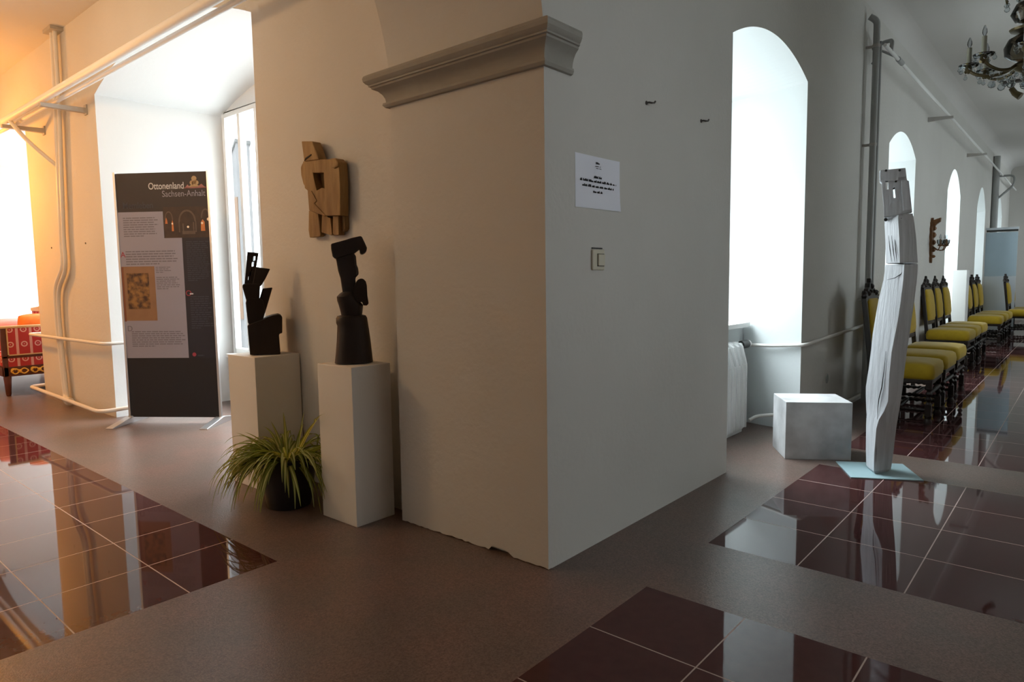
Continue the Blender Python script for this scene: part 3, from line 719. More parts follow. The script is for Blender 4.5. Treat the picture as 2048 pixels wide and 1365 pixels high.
def lines(name, u0, u1, v0, v1, n, mt, par, lift=2.4, first=None):
    m = MB(); h = (v1 - v0) / n
    for i in range(n):
        va = v0 + h * i; x = u0; end = u1 - (random.uniform(0, .05) if i < n - 1 else (u1 - u0) * random.uniform(.3, .6))
        while x < end:
            e = min(end, x + random.uniform(.02, .075)); m.box(U(x), U(e), -.004 - .0009 * lift, -.004, V(va + h * .55), V(va + h * .12)); x = e + .009
    return m.build(name, mt, par)
lines('body_text', .075, .45, .176, .258, 9, 'b_text', tp); lines('body_text', .08, .63, .311, .372, 6, 'b_text', tp)
lines('body_text', .39, .57, .377, .405, 4, 'b_text', tp); lines('body_text', .39, .64, .418, .472, 7, 'b_text', tp); lines('body_text', .09, .66, .640, .708, 8, 'b_text', tp)
lines('side_text', .725, .965, .276, .44, 20, 'b_textd', panel, 2.0); lines('side_text', .735, .965, .498, .635, 15, 'b_textd', panel, 2.0)
lines('side_text', .735, .80, .485, .497, 1, 'b_white', panel, 2.0)
bmx = lambda u, v: Matrix.Translation((U(u), -.0050, V(v))) @ Matrix.Rotation(PI / 2, 4, 'X')
text_mesh('A', .062, 'b_red', tp, 'initial_letter', Matrix.Translation((U(.025), -.0062, V(.337))) @ Matrix.Rotation(PI / 2, 4, 'X'))
text_mesh('D', .062, 'b_text', tp, 'initial_letter', Matrix.Translation((U(.045), -.0062, V(.640))) @ Matrix.Rotation(PI / 2, 4, 'X'))
text_mesh('O', .062, 'b_red', panel, 'initial_letter', bmx(.69, .497))
def stretch_text(body, u0, u1, v, h, mt, name, bold=0):
    cu = bpy.data.curves.new(name, 'FONT'); cu.body = body; cu.size = 1; cu.extrude = .0; cu.offset = bold
    tt = bpy.data.objects.new('t', cu); C.objects.link(tt)
    me = bpy.data.meshes.new_from_object(tt.evaluated_get(bpy.context.evaluated_depsgraph_get()))
    bpy.data.objects.remove(tt); bpy.data.curves.remove(cu)
    xs_ = [q.co.x for q in me.vertices]; wd = max(xs_) - min(xs_); k = (U(u1) - U(u0)) / wd
    me.transform(Matrix.Translation((U(u0), -.0052, V(v))) @ Matrix.Rotation(PI / 2, 4, 'X') @ Matrix.Diagonal((k, h, 1, 1)) @ Matrix.Translation((-min(xs_), 0, 0)))
    me.materials.clear(); me.materials.append(M[mt]); o = bpy.data.objects.new(name, me); C.objects.link(o); o.parent = panel; return o
o = stretch_text('Ottonenland', .365, .735, .066, .072, 'b_white', 'headline', .012); o['label'] = 'white headline lettering'
o = stretch_text('Sachsen-Anhalt', .505, .955, .097, .068, 'b_lilac', 'subtitle', 0)
stretch_text('Memleben', .085, .40, .141, .072, 'b_textd', 'section_title', .008)
m = MB()
for (du, dv, r) in ((.845, .028, .021), (.822, .044, .018), (.868, .044, .018), (.845, .046, .02)): m.lathe([(r, -.0012), (r, 0)], (U(du), -.0042, V(dv)), 18, axis='y')
m.prism([(U(.775), V(.0605)), (U(.915), V(.0605)), (U(.87), V(.052)), (U(.82), V(.052))], lambda u, w, d: (u, d, w), -.0056, -.004)
m.prism([(U(.742), V(.066)), (U(.81), V(.066)), (U(.775), V(.051))], lambda u, w, d: (u, d, w), -.0058, -.004, 1); m.prism([(U(.86), V(.066)), (U(.965), V(.066)), (U(.92), V(.049))], lambda u, w, d: (u, d, w), -.0058, -.004, 1)
m.prism([(U(.742), V(.066)), (U(.965), V(.066)), (U(.965), V(.0615)), (U(.742), V(.0615))], lambda u, w, d: (u, d, w), -.0058, -.004, 1)
m.build('emblem', ['b_tan', 'b_rose'], panel)
m = MB(); m.lathe([(.016, -.0012), (.016, 0)], (U(.745), -.0042, V(.738)), 16, axis='y'); m.build('red_mark', 'b_red', panel); lines('side_text', .78, .95, .738, .75, 1, 'b_textd', panel, 2.0)
# church nave photograph
ph = patch('church_photo', .505, .98, .138, .262, 'b_nave', lift=1.4)
m = MB()
def archring(cu, cv, ru, rv, th, mi):
    pts = []
    for i in range(13): a = PI * i / 12; pts.append((U(cu + ru * math.cos(a)), V(cv - rv * math.sin(a))))
    inn = []
    for i in range(13): a = PI * (12 - i) / 12; inn.append((U(cu + (ru - th) * math.cos(a)), V(cv - (rv - th * .4) * math.sin(a))))
    m.prism(pts + inn, lambda u, w, d: (u, d, w), -.0062, -.005, mi)
archring(.752, .197, .092, .047, .018, 0); archring(.945, .185, .05, .038, .014, 0); archring(.56, .19, .045, .035, .012, 0)
for (a, b, c, d) in ((.66, .672, .197, .24), (.832, .845, .197, .24), (.695, .83, .235, .248), (.70, .712, .205, .236), (.81, .822, .2, .236)): m.box(U(a), U(b), -.0062, -.005, V(d), V(c), 0)
for (a, b, c, d) in ((.585, .607, .19, .235), (.89, .935, .19, .236), (.52, .545, .18, .205)): m.prism([(U(a), V(d)), (U(b), V(d)), (U(b - .004), V(c + .01)), (U((a + b) / 2), V(c)), (U(a + .004), V(c + .01))], lambda u, w, dd: (u, dd, w), -.0062, -.005, 1)
for (cu, cv, r) in ((.757, .219, .009), (.594, .205, .007), (.905, .205, .009), (.972, .19, .012)): m.lathe([(r, -.001), (r, 0)], (U(cu), -.0056, V(cv)), 12, mi=2, axis='y')
m.build('arches', ['b_stone', 'b_glow', 'b_lamp'], ph)
# book page picture: plain generic ornament
pg = patch('book_page', .025, .375, .375, .597, 'b_vellum', lift=1.9); patch('book_edge', .02, .045, .377, .6, 'b_edge', pg, 2.2); patch('painted_miniature', .075, .31, .402, .549, 'b_minia', pg, 2.4)
for x in (0, BW - .018):
    m = MB(); m.box(x, x + .018, -.012, .012, .03, BH - .005); m.build('side_pole', 'chrome', t, bevel=.002)
for x in (.0, BW - .02):
    m = MB(); m.prism([(-.26, 0), (.26, 0), (.26, .008), (.02, .05), (-.02, .05), (-.26, .008)], lambda y, z, d: (x + .009 + d, y, z), -.035 if x else -.03, .03); m.build('foot', 'chrome', t, bevel=.002)
m = MB(); m.box(.002, .03, -.02, .02, .0, .055); m.build('clamp', 'pipe_grey', t)

# ------------------------------------------------------------------ white box, plate and grey wooden post
m = MB(); m.box(-.19, .19, -.158, .158, 0, .352); o = m.build('display_box', 'box_paint', bevel=.002); o.location = (.246, 2.396, 0); o.rotation_euler = (0, 0, math.atan2(.2, .316))
tag(o, 'low white display box with grey stains on the floor before the niche', 'box')
o.location = (.24, 2.388, 0)
m = MB(); m.box(-.181, .181, -.166, .166, 0, .006); o = m.build('base_plate', 'plate', bevel=.001); o.rotation_euler = (0, 0, math.atan2(.17, .32)); o.location = (.662, 2.205, .0003)
tag(o, 'thin pale blue square plate on the tiles under the grey post', 'plate')

KP = 3.83 / 1349                  # metres per outline unit
KX = KP * .875
t = thing('wooden_post_figure', 'tall weathered grey wooden post figure standing on the pale blue plate', 'sculpture', (.668, 2.205, .0066), math.atan2(.865, 4.2))
rows = [(942, 1737, 1750, 1776, .8), (936, 1732, 1748, 1782, 1), (900, 1731.5, 1749, 1787, 1), (850, 1732, 1753, 1793, 1), (832, 1733, 1758, 1796, 1), (815, 1732, 1768, 1799, 1), (795, 1731.5, 1776, 1802, 1), (775, 1731.5, 1777, 1805, 1), (740, 1737, 1779, 1809, 1), (700, 1742, 1783, 1814, 1), (670, 1745, 1789, 1819, 1), (640, 1750, 1795, 1823, 1), (600, 1757, 1801, 1829, 1), (560, 1767, 1806, 1834, 1), (530, 1771, 1808, 1836, 1)]
PB, PR = (.668, 2.205, .0066), math.atan2(.865, 4.2)
FQ = outline(PB, PR, 0, 0, 1)
def post_ring(r, y, l, mm, rr, s):
    L0, M0, R0_ = FQ(l, y, 0), FQ(mm, y, 0), FQ(rr, y, 0); z = L0[2] if y < 935 else (0 if y > 940 else .016); l, mm, rr = L0[0], M0[0], R0_[0]; w = rr - l
    return [(l, .02, z), (l + (mm - l) * .5, -.040 * s, z), (mm, -.095 * s, z), (mm + (rr - mm) * .5, -.050 * s, z), (rr, .0, z), (rr - .12 * w, .06 * s, z), (l + .12 * w, .07 * s, z)]
m = MB(); m.loft([post_ring(0, *r) for r in rows]); m.build('shaft', 'grey_wood', t, smooth=True, angle=24)
rows = [(527, 1772, 1799, 1835.5, 1), (480, 1770.5, 1798, 1832.5, 1), (450, 1769, 1796, 1829, .9), (438, 1769, 1796, 1827, .6), (430, 1771, 1797, 1825, .3)]
m = MB(); m.loft([post_ring(0, *r) for r in rows]); hd = m.build('bust', 'grey_wood', t, smooth=True, angle=24)
FP = outline(PB, PR, 1680, 320, 4.2636)
m = MB(); m.prism([[(338, 98), (450, 84), (555, 75), (570, 180), (586, 186), (600, 320), (614, 445), (500, 475), (376, 494), (372, 400), (356, 200), (338, 186), (334, 130)], [(386, 182), (410, 180), (412, 256), (392, 262)], [(450, 246), (468, 240), (477, 328), (456, 330)]], FP, -.03, .055); m.build('head_board', 'grey_wood', t, bevel=.003)
m = MB(); m.prism([(340, 98), (556, 76), (566, 150), (500, 158), (500, 182), (340, 186)], FP, -.042, -.02); m.prism([(520, 180), (568, 180), (612, 430), (540, 440), (528, 330)], FP, -.038, -.02); m.build('head_relief', 'grey_wood', t, bevel=.003)
m = MB()
arcp = [(376, 492)] + [(376 + 236 * i / 12, 492 - 4.6 * i - 120 * math.sin(PI * min(1, i / 12 * .9 + .1)) ** .8) for i in range(0, 13)] + [(614, 446)]
m.prism(arcp, FP, -.036, -.01); m.build('arched_relief', 'grey_wood', t)
for (a, b, r, d) in ((393, 100, 9, -.043), (508, 98, 9, -.043), (476, 190, 8, -.031), (390, 512, 13, -.03)):
    p = FP(a, b, 0); m = MB(); m.lathe([(r * .00066, d - .004), (r * .00066, d + .03)], (p[0], 0, p[2]), 12, axis='y'); m.build('peg', 'crack', t)
m = MB()
m.prism([(512, 505), (524, 500), (524, 548), (552, 545), (548, 560), (510, 562)], FP, -.052, -.034)
m.build('eye_cut', 'crack', hd)
def seam(pts, wd, nm):
    m = MB(); path = []
    for (x, y, d) in pts: q = FQ(x, y, 0); path.append((q[0], d * 1.75, q[2]))
    m.tube(path, [wd * (.4 + 1.0 * math.sin(PI * i / (len(path) - 1))) for i in range(len(path))], 6); return m.build(nm, 'crack', t)
seam([(1772, 700, -.043), (1768, 740, -.043), (1764, 770, -.042), (1758, 795, -.036), (1756, 812, -.036), (1755, 835, -.047)], .0022, 'crack')
seam([(1775, 527.5, -.012), (1795, 528, -.045), (1806, 528.5, -.052), (1820, 528, -.033), (1834, 527.5, -.003)], .003, 'joint_line')
for a_, b_ in ((1777, 1783), (1783, 1789), (1789, 1793)): seam([(a_, 472, -.03), ((a_ + b_) / 2, 500, -.03 - .0012 * (a_ - 1777)), (b_, 524, -.03 - .0016 * (a_ - 1777))], .0018, 'carved_groove')
seam([(1808, 536, -.05), (1802, 548, -.047), (1790, 556, -.036), (1774, 560, -.016)], .0016, 'crack')
for (a, b, c) in ((1752, 896, 3), (1753, 850, 3)): pass
seam([(1752, 850, -.049), (1753, 880, -.049), (1751, 935, -.049)], .0022, 'crack')

# ------------------------------------------------------------------ chairs
def twist(mb, p0, p1, r, n=8, turns=7, amp=.3):
    p0, p1 = Vector(p0), Vector(p1); k = turns * 6; path = []; rad = []
    for i in range(k + 1):
        s = i / k; path.append(p0.lerp(p1, s)); e = min(1, 8 * min(s, 1 - s)); rad.append(r * (1 + amp * math.sin(2 * PI * turns * s) * e))
    mb.tube(path, rad, n)
def cushion(mb, x0, x1, y0, y1, z0, z1, puff):
    n = 8; rings = []
    def ring(ins, z):
        pts = []; rc = .045
        X0, X1, Y0, Y1 = x0 + ins, x1 - ins, y0 + ins, y1 - ins
        for (cx, cy, a) in ((X1 - rc, Y1 - rc, 0), (X0 + rc, Y1 - rc, PI / 2), (X0 + rc, Y0 + rc, PI), (X1 - rc, Y0 + rc, 1.5 * PI)):
            for i in range(5): t = a + PI / 2 * i / 4; pts.append((cx + rc * math.cos(t), cy + rc * math.sin(t), z))
        return pts
    for ins, z in ((.012, z0), (0, z0 + .01), (-.004, (z0 + z1) / 2), (.004, z1 - .016), (.022, z1 - .002), (.07, z1 + puff * .6), (.14, z1 + puff)): rings.append(ring(ins, z))
    mb.loft(rings)
def make_chair(label):
    t = thing('carved_dining_chair', label, 'chair', (0, 0, 0), 0, 'yellow carved chairs along the corridor wall')
    m = MB(); cushion(m, -.20, .235, -.25, .25, .335, .452, .012); m.build('seat', 'velvet', t, smooth='all')
    m = MB(); m.box(-.2, .225, -.24, .24, .305, .336); m.build('seat_rail', 'chair_wood', t, bevel=.004)
    # padded back, slightly raked
    m = MB(); rings = []
    for (z, hw, th) in ((.55, .16, .015), (.555, .178, .028), (.60, .19, .042), (.72, .195, .046), (.84, .19, .042), (.905, .172, .03), (.925, .13, .018)):
        xb = -.205 - (z - .45) * .11; ring = []
        for j in range(16):
            a = 2 * PI * j / 16; c, s = math.cos(a), math.sin(a)
            ring.append((xb + .018 + math.copysign(abs(s) ** .7, s) * th * (.95 if s > 0 else .5), math.copysign(abs(c) ** .55, c) * hw, z))
        rings.append(ring)
    m.loft(rings); m.build('backrest', 'velvet', t, smooth='all')
    for s in (-1, 1):
        m = MB(); pts = [(-.19, s * .215, 0), (-.19, s * .215, .40), (-.205, s * .212, .55), (-.235, s * .208, .80), (-.252, s * .20, .93)]
        rings = [[(x - .018, y - .017, z), (x + .018, y - .017, z), (x + .018, y + .017, z), (x - .018, y + .017, z)] for x, y, z in pts]
        m.loft(rings); m.lathe([(.012, 0), (.022, .015), (.016, .03), (.02, .045), (.004, .06)], (-.252, s * .20, .93), 10); m.build('back_post', 'chair_wood', t, bevel=.004)
        m = MB(); m.box(.185, .225, s * .225 - .02, s * .225 + .02, .27, .32); m.box(.185, .225, s * .225 - .02, s * .225 + .02, .07, .15)
        m.lathe([(.026, 0), (.03, .02), (.02, .045), (.028, .07)], (.205, s * .225, 0), 12); twist(m, (.205, s * .225, .14), (.205, s * .225, .30), .018, 10, 4, .3); m.build('leg', 'chair_wood', t, smooth=True)
        m = MB(); twist(m, (-.175, s * .22, .11), (.19, s * .225, .11), .014, 8, 8); m.build('stretcher', 'chair_wood', t, smooth=True)
    m = MB(); twist(m, (.205, -.21, .235), (.205, .21, .235), .015, 8, 9); m.build('stretcher', 'chair_wood', t, smooth=True)
    m = MB(); twist(m, (0, -.22, .11), (0, .22, .11), .014, 8, 9); m.build('stretcher', 'chair_wood', t, smooth=True)
    m = MB(); pts = [(-.20, .90), (-.215, .945), (-.17, .985), (-.15, .965), (-.12, 1.0), (-.075, 1.015), (-.05, 1.045), (-.02, 1.05), (0, 1.085), (.02, 1.05), (.05, 1.045), (.075, 1.015), (.12, 1.0), (.15, .965), (.17, .985), (.215, .945), (.20, .90), (.1, .915), (-.1, .915)]
    m.prism(pts, lambda y, z, d: (-.25 - (z - .9) * .1 + d, y, z), -.017, .017)
    for (y, z, r) in ((-.12, .965, .024), (.12, .965, .024), (0, 1.02, .028), (-.06, .98, .02), (.06, .98, .02)): m.lathe([(r, -.03), (r * .9, .022), (r * .3, .036)], (-.25 - (z - .9) * .1, y, z), 10, axis='x')
    m.build('crest_rail', 'chair_wood', t, bevel=.006)
    m = MB(); m.box(-.222, -.19, -.2, .2, .505, .54); m.build('back_rail', 'chair_wood', t, bevel=.004)
    return t
spots = [(.455, 3.95, 'yellow carved chair right behind the grey wooden post, nearest of its trio'), (.45, 4.62, 'yellow carved chair behind the grey post, middle one of the nearest trio'), (.435, 5.36, 'yellow carved chair behind the grey post, last of the nearest trio'),
         (.275, 7.45, 'yellow carved chair under the gilded sconce, nearest of that middle trio'), (.27, 8.1, 'yellow carved chair under the gilded sconce, centre one of that trio'), (.27, 8.72, 'yellow carved chair under the gilded sconce, last of that trio'),
         (.30, 10.65, 'yellow carved chair before the pale blue display, nearest of its trio'), (.30, 11.35, 'yellow carved chair before the pale blue display, centre of its trio'), (.30, 12.0, 'yellow carved chair before the pale blue display, last of its trio'),
         (.62, 12.95, 'yellow carved chair right of the blue display, nearer one at the corridor end'), (.62, 13.75, 'yellow carved chair right of the blue display, farthest at the corridor end')]
c0 = None
for (x, y, lab) in spots:
    rz = random.uniform(-.03, .03)
    if c0 is None: c0 = make_chair(lab); c0.location = (x, y, 0); c0.rotation_euler = (0, 0, rz)
    else: dup(c0, (x, y, 0), rz, lab)

# ------------------------------------------------------------------ things farther down the right corridor
m = MB(); m.box(-.085, .085, -.13, .13, 0, 1.15); o = m.build('pedestal', 'white_paint', bevel=.003); o.location = (.10, 9.62, 0); tag(o, 'tall white plinth between two chair trios in the right corridor', 'pedestal')
t = thing('display_screen', 'pale blue display panel with a dark top bar in the right corridor', 'display panel', (.235, 11.95, 0), 0)
t.location = (.245, 13.3, 0)
m = MB(); m.box(-.24, .235, -.012, .012, 1.04, 1.84); m.build('panel', 'rollup', t)
m = MB(); m.box(-.24, .235, -.01, .01, .04, 1.038); o = m.build('lower_panel', 'rollup_low', t); o['label'] = 'pale grey lower panel'
m = MB(); m.box(-.25, .245, -.02, .02, 1.885, 1.925); m.build('top_bar', 'rollup_low', t)
m = MB(); m.box(-.235, .235, -.014, .014, 1.85, 1.886); o = m.build('bar_groove', 'switch_dark', t); o['label'] = 'dark groove under the top bar'
m = MB(); m.box(-.26, .255, -.1, .1, 0, .04); m.build('base', 'chrome', t)

t = thing('wall_sconce', 'gilded carved wall sconce with candle bulbs above the middle chair trio', 'sconce', (.0, 7.72, 1.24))
m = MB()
half = [(0, 0), (.02, .02), (.03, .06), (.022, .085), (.045, .12), (.05, .19), (.075, .23), (.06, .27), (.085, .32), (.065, .37), (.08, .42), (.055, .455), (.06, .49), (.02, .51), (.015, .54), (0, .55)]
m.prism(half + [(-a, b) for a, b in reversed(half[1:-1])], lambda y, z, d: (d, y, z), 0, .028)
for (z, r) in ((.08, .022), (.16, .03), (.25, .034), (.34, .038), (.42, .03), (.5, .024)): m.lathe([(r, .02), (r * .8, .05), (r * .2, .062)], (0, 0, z), 12, axis='x')
m.prism([(0, .44), (.03, .43), (.06, .47), (.10, .50), (.105, .545), (.07, .535), (.03, .52), (0, .53)], lambda x, z, d: (x, d, z), -.03, .03)
m.build('backplate', 'gilt', t, smooth=True, angle=40)
for s, ln in ((-1, .12), (1, .14), (0, .17)):
    m = MB(); e = Vector((ln, s * .09, .205))
    m.tube(fillet([(.02, 0, .21), (.08, s * .04, .155), (ln - .02, s * .085, .15), (ln, s * .09, .205)], .05), .006, 8)
    m.lathe([(.006, -.01), (.026, .0), (.03, .008), (.012, .012)], e, 12); a = m.build('arm', 'gilt', t, smooth=True)
    m = MB(); m.lathe([(.011, .01), (.011, .075), (.004, .08)], e, 10); m.build('candle_sleeve', 'gilt', a, smooth=True)
    m = MB(); m.lathe([(.006, .078), (.012, .095), (.010, .115), (.002, .14)], e, 10); m.build('bulb', 'bulb', a, smooth=True)
    m = MB(); m.lathe([(.02, .008), (.034, .03), (.038, .07), (.034, .068), (.03, .03), (.016, .012)], e, 12); m.build('glass_cup', 'crystal', a, smooth=True)

# ------------------------------------------------------------------ chandelier
CC = (1.168, 3.17)
t = thing('crystal_chandelier', 'brass and crystal chandelier hanging from the right corridor ceiling', 'chandelier', (CC[0], CC[1], 2.20))
m = MB(); m.lathe([(.008, .56), (.008, 1.26), (.05, 1.27), (.055, 1.298)], (0, 0, 0), 14); m.build('rod', 'brass', t, smooth=True)
m = MB(); m.lathe([(.004, .08), (.02, .09), (.014, .10), (.05, .12), (.07, .145), (.05, .16), (.02, .175)], (0, 0, 0), 20)
m.lathe([(.012, .33), (.08, .345), (.088, .357), (.04, .37), (.014, .39), (.012, .52), (.04, .54), (.06, .56), (.02, .585), (.01, .62)], (0, 0, 0), 20); m.tube([(0, 0, .1), (0, 0, .6)], .009, 8); m.build('stem', 'brass', t, smooth=True)
m = MB(); m.lathe([(.018, .165), (.07, .18), (.105, .21), (.11, .255), (.09, .30), (.03, .335)], (0, 0, 0), 24); m.lathe([(.016, .385), (.06, .40), (.085, .445), (.06, .50), (.014, .525)], (0, 0, 0), 20); m.build('glass_baluster', 'crystal_body', t, smooth=True)
a_base = PI + .07
def drop(par, p, r):
    mb = MB()
    mb.lathe([(.001, 0), (r * .35, -r * .3), (r * .5, -r * .8)], p, 6)
    mb.lathe([(.001, r), (r * .7, r * .7), (r, 0), (r * .7, -r * .7), (.001, -r)], (p[0], p[1], p[2] - r * 2.0), 8, squash=(1, .45)); mb.build('crystal_drop', 'crystal', par, smooth=True)
for k in range(8):
    a = a_base + k * PI / 4; c, s = math.cos(a), math.sin(a); R1 = .28
    P = lambda r, z, off=0: (c * r - s * off, s * r + c * off, z)
    m = MB(); m.tube(fillet([P(.03, .16), P(.10, .115), P(.18, .112), P(.245, .135), P(R1, .165), P(R1 + .02, .155)], .05), .0095, 8)
    e = P(R1, .165); m.lathe([(.004, -.02), (.018, -.005), (.02, .012), (.012, .03)], e, 12); arm = m.build('arm', 'brass', t, smooth=True)
    m = MB(); m.lathe([(.012, .012), (.05, .022), (.056, .034), (.05, .03), (.012, .02)], e, 16); m.build('drip_pan', 'crystal', arm, smooth=True)
    m = MB(); m.lathe([(.0135, .03), (.0135, .135), (.008, .138)], e, 12); m.build('candle_sleeve', 'candle', arm, smooth=True)
    m = MB(); m.lathe([(.006, .137), (.013, .155), (.012, .172), (.003, .198)], e, 12); m.build('bulb', 'bulb', arm, smooth=True)
    for q in range(5): b = 2 * PI * q / 5; drop(arm, (e[0] + .053 * math.cos(b), e[1] + .053 * math.sin(b), e[2] + .03), .013)
    drop(arm, P(.16, .105), .022); drop(arm, P(.09, .108), .024); drop(arm, P(.22, .115), .014); drop(arm, P(R1 + .015, .145), .012)
    m = MB(); b = a + PI / 8; c2, s2 = math.cos(b), math.sin(b)
    m.tube(fillet([(c2 * .03, s2 * .03, .53), (c2 * .08, s2 * .08, .60), (c2 * .12, s2 * .12, .57), (c2 * .11, s2 * .11, .53)], .04), .006, 6); sc_ = m.build('crown_scroll', 'brass', t, smooth=True); drop(sc_, (c2 * .11, s2 * .11, .53), .016)
t = thing('ceiling_spotlight', 'small dark adjustable spotlight on the corridor ceiling beyond the chandelier', 'spotlight', (.66, 8.7, HR))
m = MB(); m.box(-.10, .10, -.04, .04, -.035, 0); m.build('base', 'hook', t, bevel=.005)
m = MB(); m.tube([(0, 0, -.03), (-.01, 0, -.10), (.02, -.02, -.15)], .015, 8); m.build('arm', 'hook', t, smooth=True)
m = MB(); m.tube([(-.01, -.02, -.10), (.03, -.03, -.17), (.09, -.04, -.22)], [.03, .036, .045], 14); m.build('lamp_head', 'brass', t, smooth=True)

# ------------------------------------------------------------------ sofa in the far left niche
SX0, SX1, SY0, SY1 = -8.6, -6.75, -.205, .62
t = thing('settee', 'antique settee with red striped damask and gilded carving in the far left niche', 'sofa', (SX1, SY0, 0))
L_, D_ = SX1 - SX0, SY1 - SY0
for (x, y, nm) in ((-.035, .035, 0), (-.035, D_ - .04, 0), (-L_ + .04, .035, 0), (-L_ + .04, D_ - .04, 0)):
    m = MB(); m.lathe([(.018, 0), (.024, .02), (.03, .12), (.036, .19), (.03, .21)], (x, y, 0), 12); m.build('leg', 'sofa_wood', t, smooth=True)
m = MB(); m.box(-L_, 0, 0, D_, .20, .30); m.build('apron', 'sofa_wood', t, bevel=.006)
m = MB(); m.box(-L_ + .02, -.02, -.006, D_ - .05, .30, .42); m.build('seat', 'damask', t, bevel=.02)
for x in (-.045, -L_):
    m = MB(); m.box(x, x + .045, .0, .045, .2, .70); m.box(x, x + .045, 0, D_, .385, .412); m.box(x, x + .045, D_ - .05, D_, .2, .70); a = m.build('arm_frame', 'sofa_wood', t, bevel=.005)
    m = MB(); m.box(x - .004, x + .049, -.02, D_ - .02, .69, .715); m.build('arm_rail', 'sofa_rail', a, bevel=.006)
    m = MB(); m.box(x + .004, x + .041, .045, D_ - .05, .412, .69); m.build('arm_upholstery', 'damask', a)
    m = MB(); m.box(x + .004, x + .041, .045, D_ - .05, .30, .386); m.build('lower_upholstery', 'damask', a)
    m = MB(); m.box(x + .036, x + .048, .045, D_ - .05, .412, .424); m.box(x + .036, x + .048, .045, .057, .412, .69); m.build('piping', 'sofa_rail', a)
m = MB()
for k in range(4):                                                # scrolling gold ornament on the end apron
    y0 = .06 + k * .17
    m.tube([(.003, y0 + .15 * j / 12, .25 + .026 * math.sin(2 * PI * j / 12)) for j in range(13)], .0075, 6)
    m.tube([(.003, y0 + .15 * j / 12, .25 - .026 * math.sin(2 * PI * j / 12)) for j in range(13)], .0065, 6)
    m.tube([(.003, y0 + .02 + .018 * math.cos(j * .6), .262 + .018 * math.sin(j * .6)) for j in range(9)], .006, 6)
    m.lathe([(.02, -.004), (.014, .012), (.004, .016)], (.002, y0 + .075, .25), 10, axis='x')
m.build('gold_carving', 'gold', t, smooth=True)
m = MB(); m.box(-L_, 0, D_ - .09, D_ - .005, .40, .82); m.build('back_upholstery', 'damask', t, bevel=.02)
m = MB(); pts = [(-L_, .80), (-L_, .84), (-L_ + .3, .86), (-L_ / 2, .97), (-.3, .86), (0, .84), (0, .80)]
m.prism(pts, lambda x, z, d: (x, d, z), D_ - .1, D_); m.build('back_rail', 'gold', t, bevel=.006)
def pillow(name, label, mt, at, rot, w, h, th):
    m = MB(); n = 10; rings = []
    vs = []; fs = []
    for s in (1, -1):
        for i in range(n + 1):
            for j in range(n + 1):
                u, v_ = i / n * 2 - 1, j / n * 2 - 1; k = (1 - u ** 4) * (1 - v_ ** 4); pin = 1 - .06 * (u * u * v_ * v_) * 2
                vs.append((u * w / 2 * (pin + .02), s * th / 2 * k ** .6, v_ * h / 2 * pin))
    q = (n + 1) ** 2
    for s in (0, 1):
        for i in range(n):
            for j in range(n): a = s * q + i * (n + 1) + j; fs.append((a, a + 1, a + n + 2, a + n + 1))
    m.add(vs, fs); o = m.build(name, mt, smooth='all'); o.location = at; o.rotation_euler = rot; return tag(o, label, 'cushion')
pillow('cushion', 'orange silk cushion propped on the red settee near the pier', 'orange', (-6.99, .15, .632), (-.12, 0, 1.45), .30, .38, .14)
pillow('cushion', 'pink striped cushion leaning on the settee arm left of the orange one', 'pink', (-7.2, -.04, .60), (-.05, .0, 1.5), .34, .34, .13)

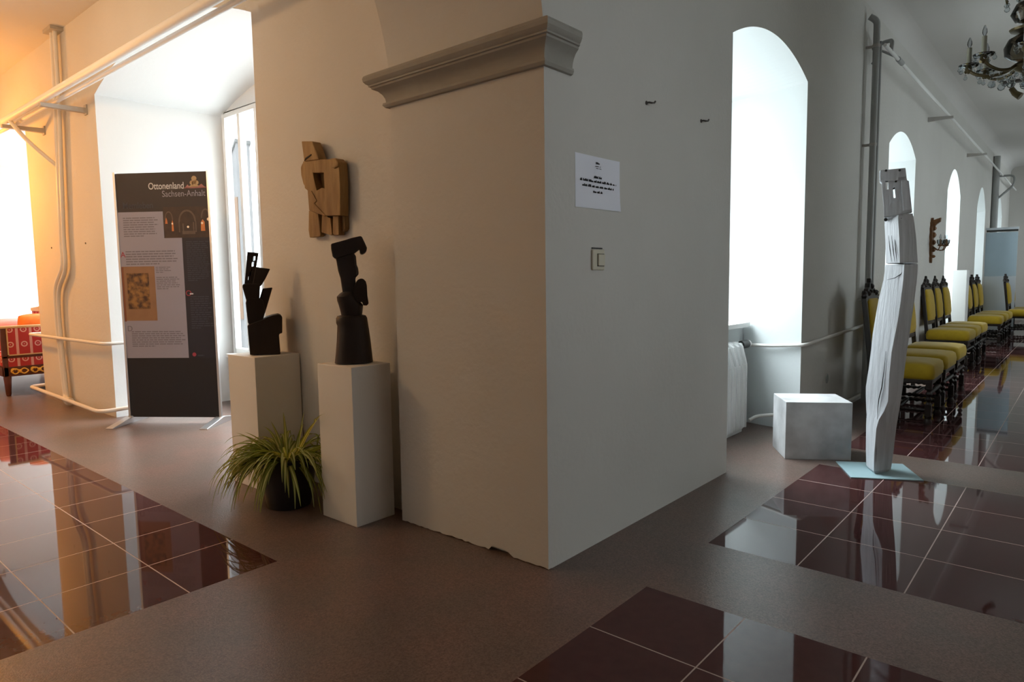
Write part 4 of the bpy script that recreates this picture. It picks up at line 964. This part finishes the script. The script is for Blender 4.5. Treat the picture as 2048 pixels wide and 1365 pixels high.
# ------------------------------------------------------------------ light
wd = bpy.data.worlds.new('sky'); bpy.context.scene.world = wd; wd.use_nodes = True
nt = wd.node_tree; bg = nt.nodes['Background']; bg.inputs['Color'].default_value = (.85, .95, 1.0, 1)
tc = nt.nodes.new('ShaderNodeTexCoord'); sx = nt.nodes.new('ShaderNodeSeparateXYZ'); ml = nt.nodes.new('ShaderNodeMapRange')   # overcast sky, brighter overhead
ml.interpolation_type = 'SMOOTHSTEP'; ml.inputs['From Min'].default_value = .5; ml.inputs['From Max'].default_value = 1.0; ml.inputs['To Min'].default_value = 5.6; ml.inputs['To Max'].default_value = 46.0
nt.links.new(tc.outputs['Generated'], sx.inputs[0]); nt.links.new(sx.outputs['Z'], ml.inputs['Value']); nt.links.new(ml.outputs['Result'], bg.inputs['Strength'])
def portal(name, at, rot, sx, sy):
    l = bpy.data.lights.new(name, 'AREA'); l.shape = 'RECTANGLE'; l.size = sx; l.size_y = sy; l.cycles.is_portal = True
    o = bpy.data.objects.new(name, l); C.objects.link(o); o.location = at; o.rotation_euler = rot; return o
for w in right_niches:
    a, b, c, d = w['hole']; portal('window_portal', (-.80, (a + b) / 2, (c + d) / 2), (0, -PI / 2, 0), d - c, b - a)
for w in left_niches:
    a, b, c, d = w['hole']; portal('window_portal', ((a + b) / 2, WL + 1.1, (c + d) / 2), (-PI / 2, 0, 0), b - a, d - c)
for a, b in OPP_FILL: portal('window_portal', (2.88, (a + b) / 2, 1.7), (0, PI / 2, 0), 1.6, b - a)
def lamp(name, at, power, col, r):
    l = bpy.data.lights.new(name, 'POINT'); l.energy = power; l.color = col; l.shadow_soft_size = r
    o = bpy.data.objects.new(name, l); C.objects.link(o); o.location = at; return o
lamp('corridor_lamp', (-6.9, -1.0, 2.15), 132, (1, .38, .05), .10)
lamp('corridor_lamp', (-3.6, -1.9, 2.5), 68, (1, .60, .27), .12)

# ------------------------------------------------------------------ camera
cam = bpy.data.cameras.new('camera'); cam.sensor_width = 36; cam.lens = 1349.1 / 2048 * 36; cam.clip_start = .05; cam.clip_end = 300
co = bpy.data.objects.new('camera', cam); C.objects.link(co)
co.matrix_world = Matrix(((CR.x, CU.x, -fw.x, EYE.x), (CR.y, CU.y, -fw.y, EYE.y), (CR.z, CU.z, -fw.z, EYE.z), (0, 0, 0, 1)))
sc = bpy.context.scene; sc.camera = co
sc.view_settings.view_transform = 'Standard'; sc.view_settings.look = 'None'; sc.view_settings.exposure = -0.08; sc.view_settings.gamma = 1
sc.cycles.max_bounces = 10; sc.cycles.diffuse_bounces = 6; sc.cycles.glossy_bounces = 4; sc.cycles.transparent_max_bounces = 16
sc.cycles.sample_clamp_indirect = 8; sc.cycles.use_denoising = True
